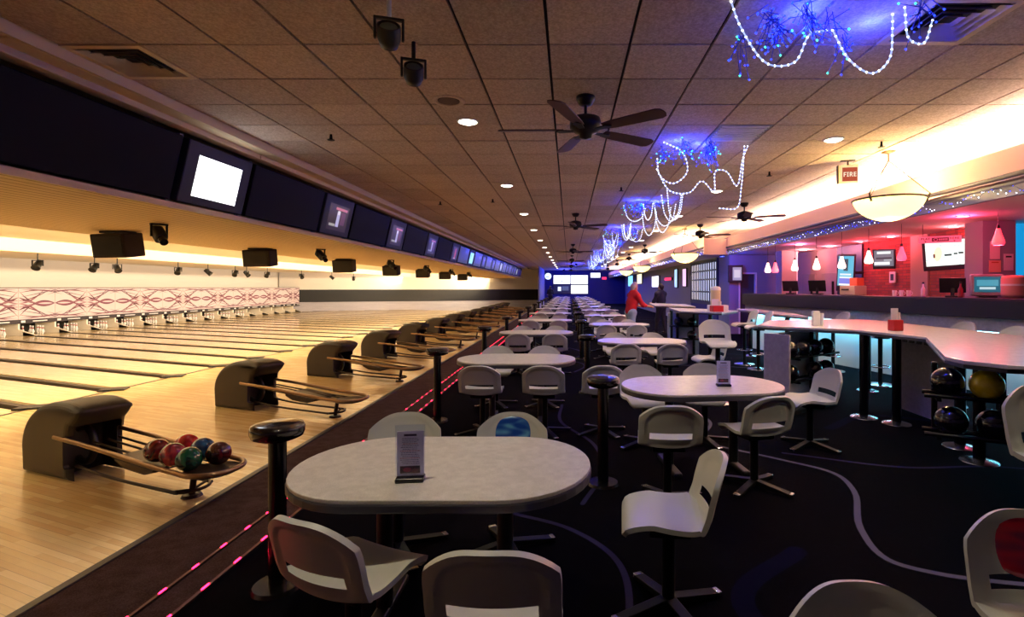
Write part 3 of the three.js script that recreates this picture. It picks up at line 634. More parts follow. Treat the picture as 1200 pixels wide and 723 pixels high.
// black posts with round caps
{
  const p0 = thing('post', 'black post with a glossy round cap at the top of the steps', 'post', [0, 0, 0], 0, 'round-capped posts by the steps');
  mesh('column', cyl(0.045, 0.045, 0.82, 0, 0.41, 0), M.blackGloss, p0);
  mesh('cap', lathe([[0, 0.8], [0.09, 0.8], [0.125, 0.815], [0.135, 0.84], [0.135, 0.865], [0.128, 0.88], [0.1, 0.888], [0, 0.893]], 36), new THREE.MeshPhysicalMaterial({ color: 0x17100c, roughness: 0.18, clearcoat: 0.6 }), p0);
  mesh('base_plate', cyl(0.12, 0.13, 0.02, 0, 0.01, 0, 28), M.blackGloss, p0);
  p0.position.set(-1.58, 0, -2.82);
  for (let k = 1; k < 11; k++) dup(p0, [-1.6, 0, -(2.82 + 3.5 * k)], 0);
  for (let k = 0; k < 9; k++) dup(p0, [0.28, 0, -(4.3 + 3.75 * k)], 0, 'black round-capped post in the aisle between the tables', 'round-capped posts in the aisle');
}
// menu stands
const menuTex = canvasTex(256, 400, (c, w, h) => {
  c.fillStyle = '#f0e9f7'; c.fillRect(0, 0, w, h); c.fillStyle = '#40304e'; c.fillRect(68, 26, 120, 18);
  for (let i = 0; i < 15; i++) { c.fillStyle = i % 4 === 3 ? '#b0506a' : '#7a74a0'; let x = 30 + rnd() * 26; const e = 226 - rnd() * 36, y = 62 + i * 16; while (x < e) { const l = 8 + rnd() * 18; c.fillRect(x, y, Math.min(l, e - x), 6); x += l + 5; } }
  c.fillStyle = '#4a1820'; c.fillRect(30, 312, 190, 66); c.fillStyle = '#b03a48'; c.beginPath(); c.ellipse(100, 345, 42, 20, 0, 0, 7); c.fill(); c.fillStyle = '#6a2a30'; c.beginPath(); c.ellipse(165, 350, 36, 18, 0, 0, 7); c.fill(); c.fillStyle = '#1c1014'; c.fillRect(180, 312, 40, 20);
});
const menuMat = std(0xffffff, 0.5, 0, { map: menuTex });
function menuStand(x, y, d, h, turn, label) {
  const t = thing('menu_stand', label, 'menu stand', [x, y, -d], turn), w = h * 0.56;
  mesh('base', rbox(w * 0.96, 0.02, 0.07, 0.006, 0, 0.01, 0), M.blackGloss, t);
  mesh('acrylic_sheet', box(w, h, 0.004, 0, h / 2 + 0.02, 0.004), M.acrylic, t);
  const p = new THREE.PlaneGeometry(w * 0.9, h * 0.86); mesh('menu_card', p.translate(0, h * 0.43 + 0.022, 0.0), menuMat, t);
  mesh('card_back', box(w * 0.9, h * 0.86, 0.002, 0, h * 0.43 + 0.022, -0.003), M.paper, t);
}
menuStand(-0.72, 0.745, 2.36, 0.235, 0.12, 'tall acrylic menu stand on the oval table beside the black post');
menuStand(1.37, 0.745, 4.62, 0.235, -0.05, 'acrylic menu stand on the lilac-tinted oval table');

// ---------------------------------------------------------------- ball-rack counters
const HC = 1.1;
function stool(x, d, turn, label, group) {
  const t = thing('high_stool', label, 'stool', [x, 0, -d], turn, group);
  const s = mesh('shell', shell, M.plastic, t); s.position.y = 0.36;
  mesh('column', cyl(0.035, 0.035, 0.76, 0, 0.4, 0, 14), M.blackMetal, t);
  mesh('seat_plate', rbox(0.22, 0.03, 0.2, 0.01, 0, 0.785, 0), M.blackMetal, t);
  mesh('base', lathe([[0, 0.035], [0.05, 0.03], [0.2, 0.012], [0.21, 0]], 28), M.chrome, t);
  mesh('foot_ring', tr(new THREE.TorusGeometry(0.15, 0.011, 8, 28), 0, 0.3, 0, Math.PI / 2), M.chrome, t);
  return t;
}
{
  const out = [[2.62, 7.25], [2.75, 7.05], [3.55, 6.47], [3.77, 5.5], [2.85, 3.95], [2.82, 3.72], [2.95, 3.5], [3.3, 3.35], [4.88, 3.3], [4.88, 8.4], [4.4, 8.6], [3.2, 8.3]];
  const t = thing('drink_counter', 'long pale high counter with angled front edge above the ball racks', 'counter');
  mesh('countertop', metric(slab(out, HC, 0.03, 0.006)), M.counterTop, t);
  const c = [3.8, 5.8], sc = 0.996;
  mesh('edge_band', slab(out.map(([x, d]) => [c[0] + (x - c[0]) * sc, c[1] + (d - c[1]) * sc]), HC - 0.03, 0.03, 0.006), M.laminateEdge, t);
  for (const [x, d] of [[3.68, 6.5], [3.9, 6.2], [3.98, 5.3], [3.82, 4.85], [4.7, 8.2]]) { const l = mesh('leg', cyl(0.05, 0.05, HC - 0.06, x, (HC - 0.06) / 2, -d, 18), M.blackGloss, t); mesh('floor_flange', lathe([[0, 0.03], [0.06, 0.03], [0.15, 0.008], [0.155, 0]], 28).translate(x, 0, -d), M.chrome, l); }
  mesh('pedestal_panel', metric(box(0.05, HC - 0.1, 1.25, 4.42, (HC - 0.06) / 2, -6.45)), M.greyPanel, t);
  for (let k = 0; k < 6; k++) mesh('vent_slot', box(0.012, 0.08, 0.09, 4.39, 0.95, -(6.95 - k * 0.14)), M.black, t);
}
const ballBlack = marble([10, 9, 14], [26, 22, 34]);
const blackLab = 'black house bowling ball on a shelf of the ball rack', blackGrp = 'black house balls on the racks';
function rack(x, d, turn, w, label, levels, skip, hung) {
  const t = thing('ball_rack', label, 'ball rack', [x, 0, -d], turn);
  if (hung) for (const s of [-1, 1]) mesh('hanger', rbox(0.04, HC - 0.52, 0.04, 0.01, s * w * 0.42, (HC + 0.4) / 2, -0.13), M.blackGloss, t);
  else {
    mesh('back_board', metric(box(w, 0.98, 0.03, 0, 0.53, -0.16)), M.greyPanel, t);
    for (const s of [-1, 1]) mesh('upright', rbox(0.06, 1.0, 0.06, 0.01, s * w * 0.32, 0.52, -0.115), M.blackGloss, t);
    mesh('plinth', box(w, 0.05, 0.3, 0, 0.025, -0.02), M.black, t);
    mesh('end_board', metric(box(0.03, 0.95, 0.36, -w / 2 - 0.08, 0.555, 0.0)), M.greyPanel, t);
  }
  for (const y of levels) {
    for (const z of [0.12, -0.04]) mesh('shelf_rod', cyl(0.016, 0.016, w + 0.1, 0, y, z, 10, 0, 0, Math.PI / 2), M.blackGloss, t);
    for (const s of [-1, 1]) mesh('shelf_arm', box(0.03, 0.02, 0.29, s * w * (hung ? 0.42 : 0.32), y - 0.026, 0), M.blackGloss, t);
  }
  const n = Math.floor(w / 0.235);
  levels.forEach((y, li) => { for (let k = 0; k < n; k++) {
    if (skip(li, k, n)) continue;
    const p = V(-w / 2 + (k + 0.5) * w / n, y + 0.0965, 0.04).applyAxisAngle(V(0, 1, 0), turn); ball(ballBlack, [x + p.x, p.y, -d + p.z], blackLab, blackGrp, [rr(0, 3), rr(0, 3), rr(0, 3)]);
  } });
  return t;
}
rack(3.17, 6.98, 0.6, 1.12, 'ball rack with two shelves of black balls under the angled end of the counter', [0.72, 0.42], (l, k, n) => l === 1 && k === 1);
rack(2.98, 3.86, -0.5, 0.5, 'dark hanging ball rack under the wide end of the counter', [0.815, 0.53], (l) => l === 0, true);
ball(marble([208, 186, 30], [226, 212, 80]), [3.04, 0.912, -3.79], 'yellow bowling ball on the dark rack under the counter', undefined, [0.9, 0, -0.3]);
ball(ballBlack, [2.84, 0.912, -3.91], 'black bowling ball beside the yellow one', undefined, [2, 0, 0]);
// stools around the counter
for (const [x, d] of [[5.12, 10.1], [5.2, 8.7], [5.22, 7.15], [5.2, 6.3]]) stool(x, d, Math.PI / 2 + 0.0, 'grey high stool on the bar side of the long counter, only its back showing', 'high stools on the bar side of the counter');
stool(2.27, 2.26, Math.PI - 0.1, 'grey high stool at the near end of the long counter');
stool(2.1, 7.35, Math.PI, 'grey high stool with an oval recess, front turned this way, beside the small counter');
stool(3.72, 11.05, Math.PI / 2, 'grey high stool seen from the side before the pointed counter', 'pair of side-on high stools');
stool(3.76, 10.35, Math.PI / 2 - 0.1, 'grey high stool seen from the side before the pointed counter', 'pair of side-on high stools');
{ // farther counters of the same height
  function farCounter(out, legs, label) {
    const t = thing('drink_counter', label, 'counter');
    mesh('countertop', metric(slab(out, HC, 0.03, 0.006)), M.counterTop, t);
    const cx = out.reduce((a, p) => a + p[0], 0) / out.length, cd = out.reduce((a, p) => a + p[1], 0) / out.length;
    mesh('edge_band', slab(out.map(([x, d]) => [cx + (x - cx) * 0.99, cd + (d - cd) * 0.99]), HC - 0.03, 0.03, 0.006), M.laminateEdge, t);
    for (const [x, d] of legs) { const l = mesh('leg', cyl(0.05, 0.05, HC - 0.06, x, (HC - 0.06) / 2, -d, 14), M.blackGloss, t); mesh('floor_flange', lathe([[0, 0.03], [0.06, 0.03], [0.15, 0.008], [0.155, 0]], 20).translate(x, 0, -d), M.chrome, l); }
  }
  farCounter([[4.28, 9.3], [4.5, 10.4], [4.5, 12.8], [4.12, 12.8], [4.1, 10.4]], [[4.32, 10.3], [4.32, 12.4]], 'pale counter tapering to a point behind the side-on stools');
  farCounter([[2.45, 11.6], [3.2, 10.9], [3.85, 11.85], [3.4, 12.6], [2.6, 13.6]], [[3.2, 11.8]], 'small pointed pale counter carrying a red box and canister');
  farCounter([[2.5, 15.2], [3.5, 14.4], [3.7, 16.5], [2.7, 17.5]], [[3.1, 15.8]], 'pale counter beyond the red box counter');
  rack(2.72, 12.2, -0.3, 0.6, 'ball rack of black balls under the small pointed counter', [0.72, 0.42], (l, k) => l === 1 && k === 0);
}
{ // table-top dispensers
  function caddy(x, d, y, label, w) { const t = thing('condiment_box', label, 'box', [x, y, -d], 0.15); mesh('red_box', rbox(w, 0.13, w * 0.8, 0.008, 0, 0.065, 0), M.red, t); mesh('card', box(w * 0.7, 0.14, 0.012, -w * 0.12, 0.2, 0), M.paper, t); mesh('straw_cup', cyl(w * 0.16, w * 0.14, 0.1, w * 0.3, 0.17, 0, 14), M.white, t); }
  caddy(3.95, 6.3, HC, 'red condiment box with a white card on the long counter', 0.13);
  caddy(3.2, 11.3, HC, 'wide red box on the small pointed counter', 0.24);
  const n = thing('canister', 'tall white canister with a rounded lid standing behind the red box', 'canister', [3.26, HC, -11.6]);
  mesh('tray', rbox(0.42, 0.13, 0.2, 0.01, 0.05, 0.065, 0), M.white, n); mesh('body', cyl(0.11, 0.11, 0.34, 0, 0.3, 0, 22), std(0xd6c898, 0.5), n); mesh('lid', lathe([[0.115, 0.46], [0.115, 0.5], [0.09, 0.54], [0, 0.555]], 22), M.white, n);
  const p = thing('napkin_dispenser', 'white upright napkin dispenser at the tip of the long counter', 'dispenser', [3.36, HC, -7.1]); mesh('body', rbox(0.09, 0.2, 0.07, 0.008, 0, 0.1, 0), M.white, p); mesh('cup', cyl(0.035, 0.03, 0.17, 0.075, 0.085, 0, 14), M.white, p);
}
// ---------------------------------------------------------------- the bar
{
  const A = [6.95, 5.0], B = [4.72, 14.0], L = Math.hypot(A[0] - B[0], A[1] - B[1]), ang = Math.atan2(A[0] - B[0], B[1] - A[1]);
  const t = thing('bar_counter', 'long bar with a dark fascia over a grey front and a cyan light strip', 'bar', [(A[0] + B[0]) / 2, 0, -(A[1] + B[1]) / 2], ang);
  // local: -x faces the seats, z along the bar
  mesh('bar_top', rbox(0.75, 0.04, L, 0.01, 0.3, 1.44, 0), M.navy, t);
  mesh('fascia', rbox(0.06, 0.27, L, 0.01, -0.05, 1.3, 0), M.navy, t);
  mesh('front_panel', metric(box(0.06, 0.22, L, 0.04, 1.07, 0)), M.greyPanel, t);
  mesh('lower_panel', box(0.05, 0.96, L, 0.2, 0.48, 0), M.white, t);
  mesh('ledge', box(0.2, 0.02, L, 0.12, 0.97, 0), M.black, t);
  mesh('light_strip', box(0.03, 0.015, L - 0.1, 0.1, 0.95, 0), glow(0x9ff2ff, 6, 0xffffff), t);
  const l = new THREE.RectAreaLight(0x58d8ff, 70, 0.05, L - 0.2); l.position.set(0.1, 0.935, 0); l.rotation.x = -Math.PI / 2; t.add(l);
  // things on the bar
  const on = (x, z) => { const p = V(x, 1.46, z).applyAxisAngle(V(0, 1, 0), ang).add(t.position); return [p.x, 1.46, p.z]; };
  const zAt = d => { return (-(d) - t.position.z) / Math.cos(ang); };
  function laptop(d, label) { const o = thing('till_screen', label, 'till', on(0.35, zAt(d)), ang + 2.2); mesh('stand', rbox(0.2, 0.03, 0.2, 0.01, 0, 0.015, 0), M.black, o); mesh('screen', rbox(0.36, 0.26, 0.03, 0.01, 0, 0.2, -0.06, -0.35), M.black, o); mesh('neck', box(0.05, 0.14, 0.04, 0, 0.08, -0.05), M.black, o); }
  laptop(12.6, 'small dark till screen tipped back on the bar'); laptop(11.7, 'larger dark till screen leaning on the bar'); laptop(8.6, 'black till screen beside the red bottle on the bar');
  const mon = thing('monitor', 'pale blue lit monitor on the bar under the big television', 'monitor', on(0.4, zAt(8.1)), ang + Math.PI / 2 + Math.PI); mesh('case', rbox(0.42, 0.34, 0.12, 0.02, 0, 0.2, 0), M.plasticEdge, mon); mesh('screen', new THREE.PlaneGeometry(0.34, 0.24).translate(0, 0.21, 0.0615), screenMat(blurb('#2a6a80', [[0.5, 0.4, 0.4, 0.2, '#58a8c0'], [0.5, 0.75, 0.3, 0.08, '#d0e8f0']]), 0.8), mon); mesh('foot', rbox(0.24, 0.03, 0.18, 0.01, 0, 0.015, 0), M.black, mon); mon.rotation.y = -0.45;
  const bottleProf = [[0, 0], [0.035, 0], [0.036, 0.02], [0.036, 0.13], [0.014, 0.18], [0.013, 0.23], [0.016, 0.235], [0, 0.24]];
  [[8.35, 0x8a1030, 'red squeeze bottle on the bar'], [9.0, 0xe8e0e0, 'white shaker bottle on the bar beside the till']].forEach(([d, c, l2]) => { const o = thing('bottle', l2, 'bottle', on(0.2, zAt(d))); mesh('body', lathe(bottleProf, 16), std(c, 0.3), o); mesh('cap', cyl(0.018, 0.018, 0.03, 0, 0.24, 0, 12), M.black, o); });
  const jar = thing('tip_jar', 'pink-lit round drum on the bar below the pinned card', 'drum', on(0.45, zAt(7.75))); mesh('drum', lathe([[0, 0], [0.14, 0], [0.15, 0.06], [0.15, 0.3], [0.13, 0.34], [0, 0.35]], 24), std(0xd08a7a, 0.4), jar); mesh('band', cyl(0.152, 0.152, 0.03, 0, 0.2, 0, 24), M.white, jar);
  const basket = thing('printer', 'beige receipt printer with an orange box on the bar', 'printer', on(0.4, zAt(10.75)), ang); mesh('case', rbox(0.3, 0.2, 0.42, 0.02, 0, 0.1, 0), std(0xb8a890, 0.6), basket); mesh('orange_box', rbox(0.18, 0.16, 0.2, 0.01, 0, 0.28, 0.1), std(0xd85838, 0.6), basket); mesh('paper_slot', box(0.02, 0.03, 0.2, -0.15, 0.12, -0.05), M.black, basket);
  for (const d of [9.55, 9.7, 9.85]) { const o = thing('mug', 'small pale mug in a line on the bar', 'mug', on(0.5, zAt(d)), 0, 'mugs on the bar'); mesh('body', cyl(0.04, 0.035, 0.11, 0, 0.055, 0, 16), M.white, o); mesh('handle', tr(new THREE.TorusGeometry(0.026, 0.007, 6, 14), 0.045, 0.055, 0), M.white, o); }
}
{ // screens and notices on the bar wall
  const kenoTex = canvasTex(256, 160, (c, w, h) => { c.fillStyle = '#dfe9e4'; c.fillRect(0, 0, w, h); for (let i = 0; i < 90; i++) { c.fillStyle = ['#9ab8b0', '#c8d8d0', '#b0c0c8'][i % 3]; c.fillRect(rnd() * w, rnd() * h, 10, 4); } c.fillStyle = '#f0e8b0'; c.beginPath(); c.ellipse(78, 84, 26, 46, 0.2, 0, 7); c.fill(); c.fillStyle = '#6a2a2a'; c.fillRect(48, 82, 12, 26); c.fillStyle = '#303a3a'; c.fillRect(118, 88, 46, 12); c.fillRect(176, 84, 24, 10); c.fillRect(206, 80, 30, 12); });
  function tv(x, y, d, w, h, turn, tilt, roll, tex, k, label) {
    const t = thing('television', label, 'television', [x, y, -d], turn); const f = g => tr(g, 0, 0, 0, tilt, 0, roll);
    mesh('housing', f(rbox(w, h, 0.08, 0.015)), M.bezel, t); mesh('screen', f(new THREE.PlaneGeometry(w * 0.86, h * 0.8).translate(0, h * 0.05, 0.0415)), screenMat(tex, k), t);
    const La = 7.545 - x; mesh('wall_arm', polytube([[0, 0, -0.03], [Math.cos(turn) * La, 0, Math.sin(turn) * La]], 0.03), M.black, t); return t;
  }
  tv(7.02, 2.24, 9.7, 0.72, 0.58, -0.62, 0.1, 0.06, kenoTex, 1.5, 'tilted television with a pale mint picture above the bar');
  tv(7.2, 2.27, 11.9, 0.45, 0.45, -0.7, 0.1, 0, blurb('#6a6a78', [[0.5, 0.15, 0.35, 0.08, '#f0f0f0'], [0.5, 0.5, 0.4, 0.06, '#3a3040'], [0.4, 0.82, 0.4, 0.1, '#e8ecf0'], [0.7, 0.62, 0.2, 0.05, '#a0a8b0']]), 1.1, 'small television with a grey picture on the brick wall');
  tv(7.1, 2.0, 13.35, 0.42, 0.95, -0.75, 0, -0.05, blurb('#58b8d8', [[0.5, 0.3, 0.14, 0.2, '#304858'], [0.5, 0.62, 0.36, 0.03, '#e0f0ff'], [0.5, 0.72, 0.38, 0.03, '#e0f0ff'], [0.5, 0.85, 0.4, 0.1, '#7a80e0'], [0.5, 0.96, 0.4, 0.03, '#ffffff']]), 1.0, 'upright screen with a blue menu picture on the dark wall panel');
  const signTex = canvasTex(512, 110, (c, w, h) => { c.fillStyle = '#f0dce0'; c.fillRect(0, 0, w, h); c.fillStyle = '#4a3038'; c.font = 'bold 48px sans-serif'; c.textAlign = 'center'; c.fillText('PLAY', 82, 56); c.fillText('HERE', 428, 56); c.fillRect(160, 24, 204, 62); for (const x of [82, 428]) { c.beginPath(); c.moveTo(x - 14, 74); c.lineTo(x + 14, 74); c.lineTo(x, 98); c.fill(); } c.strokeStyle = '#e8c8d0'; c.lineWidth = 6; c.beginPath(); c.arc(206, 55, 22, 0, 7); c.stroke(); c.fillStyle = '#d8b8c0'; for (let i = 0; i < 5; i++) c.fillRect(244 + i * 22, 42, 14, 26); });
  const s = thing('hanging_sign', 'white hanging sign with arrows over the bar', 'sign', [6.55, 2.47, -9.2], -0.55);
  mesh('board', box(0.62, 0.12, 0.015), M.white, s); mesh('print', new THREE.PlaneGeometry(0.62, 0.12).translate(0, 0, 0.009), std(0xffffff, 0.6, 0, { map: signTex }), s); mesh('hanger', merge([box(0.006, 0.22, 0.006, -0.25, 0.17, 0), box(0.006, 0.22, 0.006, 0.25, 0.17, 0)]), M.black, s);
  const notice = (x, y, z, w, h, col, label, marks) => { const o = thing('notice', label, 'notice', [x, y, z]); mesh('sheet', box(w, h, 0.006), std(col, 0.8), o); mesh('print', box(w * 0.6, h * 0.1, 0.004, 0, h * 0.33, 0.004), std(marks, 0.8), o); };
  notice(7.19, 2.25, -8.79, 0.17, 0.3, 0xe8c8d0, 'pink paper notice highest on the grey pillar', 0x5a3040);
  notice(7.19, 1.98, -8.79, 0.2, 0.2, 0xe8a890, 'orange-topped notice below the pink one', 0xc05a30);
  notice(7.42, 2.05, -8.79, 0.16, 0.28, 0xd8c8d8, 'dark printed notice beside the pink ones on the pillar', 0x202028);
  notice(7.42, 1.68, -8.79, 0.17, 0.1, 0xe8e0f0, 'small white card low on the grey pillar', 0xc8c0d8);
  const fr = thing('framed_picture', 'small framed card under the small television', 'picture', [7.52, 1.86, -12.1], -Math.PI / 2); mesh('frame', rbox(0.22, 0.26, 0.03, 0.005), M.white, fr); mesh('picture', box(0.12, 0.15, 0.004, 0, 0, 0.016), M.navy, fr);
  const pn = thing('backlit_panel', 'bright cyan backlit wall panel beside the pillar', 'light panel', [8.18, 1.9, -9.18]); mesh('frame', box(1.24, 1.95, 0.05, 0, 0, -0.03), M.black, pn); mesh('panel', box(1.18, 1.9, 0.03), glow(0x18a0e8, 0.75, 0x104060), pn);
  const pl = new THREE.RectAreaLight(0x1898e8, 0.8, 1.1, 1.8); pl.position.set(0, 0, 0.03); pl.rotation.y = Math.PI; pn.add(pl);
}
{ // pendants over the bar
  const list = [[5.0, 13.1, 2.12, 0], [4.95, 12.5, 2.1, 1], [5.2, 12.0, 2.13, 0], [5.37, 11.3, 2.13, 0], [5.55, 10.6, 2.13, 0], [5.72, 9.94, 2.2, 0], [5.9, 9.24, 2.22, 1], [6.29, 7.63, 2.36, 1]];
  list.forEach(([x, d, y, r]) => {
    const t = thing('pendant_lamp', r ? 'red glass teardrop pendant lamp over the bar' : 'white glass teardrop pendant lamp over the bar', 'lamp', [x, y, -d], 0, r ? 'red pendants over the bar' : 'white pendants over the bar');
    mesh('shade', lathe([[0.0, 0.13], [0.025, 0.125], [0.045, 0.04], [0.075, -0.05], [0.08, -0.09], [0.06, -0.12]], 20), glow(r ? 0xff2848 : 0xffc8b8, r ? 1.6 : 2.2, 0xffffff), t);
    mesh('cord', cyl(0.004, 0.004, 2.75 - y - 0.13, 0, 0.13 + (2.75 - y - 0.13) / 2, 0, 6), M.black, t);
    mesh('socket', cyl(0.018, 0.022, 0.05, 0, 0.15, 0, 10), M.black, t);
    const l = new THREE.PointLight(r ? 0xff4060 : 0xffb0a0, 0.5, 0, 2); l.position.set(0, -0.16, 0); t.add(l);
  });
}
{ // recessed lamps of the bar ceiling wash the wall in red and pink
  for (const [x, d, col, k] of [[7.1, 9.6, 0xff6068, 3.4], [7.1, 11.5, 0xff6070, 2.6], [7.1, 12.7, 0xff3844, 5.5], [7.1, 14.2, 0xff90a8, 2.4], [7.0, 15.5, 0xffa0a8, 3.6], [6.2, 8.2, 0xff4070, 4.2], [6.0, 13.6, 0xff80c0, 2.6]]) {
    const t = thing('recessed_lamp', 'small recessed lamp in the pink ceiling over the bar', 'lamp', [x, 2.745, -d], 0, 'recessed lamps over the bar');
    mesh('trim_ring', tr(new THREE.TorusGeometry(0.07, 0.012, 8, 24), 0, 0, 0, Math.PI / 2), M.white, t); mesh('lens', cyl(0.06, 0.06, 0.008, 0, 0.002, 0, 20), glow(0xffe0e0, 6, 0xffffff), t);
    const l = new THREE.PointLight(col, k, 0, 2); l.position.set(0, -0.06, 0); t.add(l);
  }
}
// ---------------------------------------------------------------- ceiling fittings of the seating area
function downlight(x, d, k, label, group) {
  const t = thing('downlight', label, 'light', [x, CEIL - 0.004, -d], 0, group);
  mesh('trim_ring', tr(new THREE.TorusGeometry(0.105, 0.012, 8, 28), 0, 0, 0, Math.PI / 2), M.white, t);
  mesh('lens', lathe([[0, -0.03], [0.05, -0.026], [0.085, -0.012], [0.1, 0.004], [0, 0.004]], 24), M.lampWhite, t);
  const l = new THREE.SpotLight(0xfff0cc, k, 0, 1.15, 0.6, 2); l.position.set(0, -0.05, 0); l.target.position.set(0, -2, 0); t.add(l); t.add(l.target); l.target.name = 'aim'; return t;
}
for (let k = -1; k < 13; k++) downlight(-1.06, 5.44 + 3.4 * k, 8, 'round downlight glowing in the ceiling above the tables by the steps', 'downlights by the steps');
for (let k = -1; k < 12; k++) downlight(k < 1 ? 3.1 : 2.65, 6.1 + 3.25 * k, 8, 'round downlight glowing in the ceiling near the soffit', 'downlights near the soffit');
function vent(x, d, label) {
  const t = thing('ceiling_vent', label, 'vent', [x + CP / 2, CEIL, -(d + CD / 2)]);
  const sq = (a, b, y, t2) => { const s = new THREE.Shape([[-a, -b], [a, -b], [a, b], [-a, b]].map(p => new THREE.Vector2(...p))), q = 0.05; s.holes.push(new THREE.Path([[-a + q, -b + q], [-a + q, b - q], [a - q, b - q], [a - q, -b + q]].map(p => new THREE.Vector2(...p)))); const g = new THREE.ExtrudeGeometry(s, { depth: t2, bevelEnabled: false }); g.rotateX(Math.PI / 2); return g.translate(0, y, 0); };
  mesh('frame', sq(0.29, 0.3, 0.01, 0.02), M.beige, t);
  for (let k = 1; k < 5; k++) { const a = 0.29 - k * 0.055; mesh('louvre', tr(new THREE.CylinderGeometry((a - 0.03) * 1.414, a * 1.414, 0.035, 4, 1, true), 0, 0.0 + k * 0.004, 0, 0, Math.PI / 4), M.ventMat ||= std(0xc4b4a2, 0.7, 0, { side: THREE.DoubleSide }), t); }
  mesh('throat', box(0.46, 0.01, 0.46, 0, 0.05, 0), M.black, t);
}
vent(-3.66, 3.72, 'square louvred ceiling vent beside the beige crown'); vent(2.19, 3.11, 'square louvred ceiling vent beside the blue garland');
{ const t = thing('ceiling_grille', 'white slotted return-air grille in the ceiling', 'grille', [1.605 + CP / 2, CEIL, -(5.55 + CD / 2)]); mesh('plate', box(CP - 0.02, 0.02, CD - 0.02, 0, 0.005, 0), M.plasticEdge, t); for (let k = 0; k < 8; k++) mesh('slat', box(CP - 0.08, 0.012, 0.03, 0, -0.01, -0.26 + k * 0.074), M.white, t); }
{ // ceiling fans
  const f = thing('ceiling_fan', 'dark five-bladed ceiling fan hanging over the aisle between the tables', 'fan', [0.15, CEIL, -4.74], 0, 'ceiling fans over the aisle');
  mesh('canopy', lathe([[0, 0], [0.085, 0], [0.085, -0.03], [0.06, -0.075], [0.03, -0.085], [0, -0.085]], 24), M.fanBody, f);
  mesh('down_rod', cyl(0.014, 0.014, 0.14, 0, -0.14, 0, 10), M.fanBody, f);
  mesh('motor', lathe([[0, -0.17], [0.06, -0.175], [0.13, -0.2], [0.145, -0.25], [0.145, -0.29], [0.1, -0.33], [0.06, -0.345], [0.055, -0.38], [0, -0.39]], 28), M.fanBody, f);
  for (let k = 0; k < 5; k++) {
    const a = k * 1.2566 - 0.66;
    const s = new THREE.Shape([[0.2, -0.05], [0.3, -0.065], [0.74, -0.078], [0.785, -0.06], [0.8, -0.02], [0.8, 0.02], [0.785, 0.06], [0.74, 0.078], [0.3, 0.065], [0.2, 0.05]].map(p => new THREE.Vector2(...p)));
    const b = mesh('blade', new THREE.ExtrudeGeometry(s, { depth: 0.008, bevelEnabled: false }).rotateX(-Math.PI / 2 - 0.2).translate(0, -0.31, 0).rotateY(a), M.bladeWood, f);
    mesh('blade_iron', extrude([[0.08, -0.02], [0.24, -0.04], [0.28, 0], [0.24, 0.04], [0.08, 0.02]], 0.008).rotateX(-Math.PI / 2).translate(0, -0.322, 0).rotateY(a), M.fanBody, b);
  }
  for (const [d, a] of [[12.2, 0.2], [20.8, 0.5], [28, 0.1], [36, 0.4], [44, 0.2]]) dup(f, [0.15, CEIL, -d], a);
  for (const [d, a] of [[10.7, 0.15], [14.3, 0.35], [21, 0.2], [26.5, 0.4], [33, 0.1], [41, 0.3]]) dup(f, [d < 15 ? 3.6 : 3.05, CEIL, -d], a, 'dark five-bladed ceiling fan hanging beside the bright soffit', 'ceiling fans beside the soffit');
}
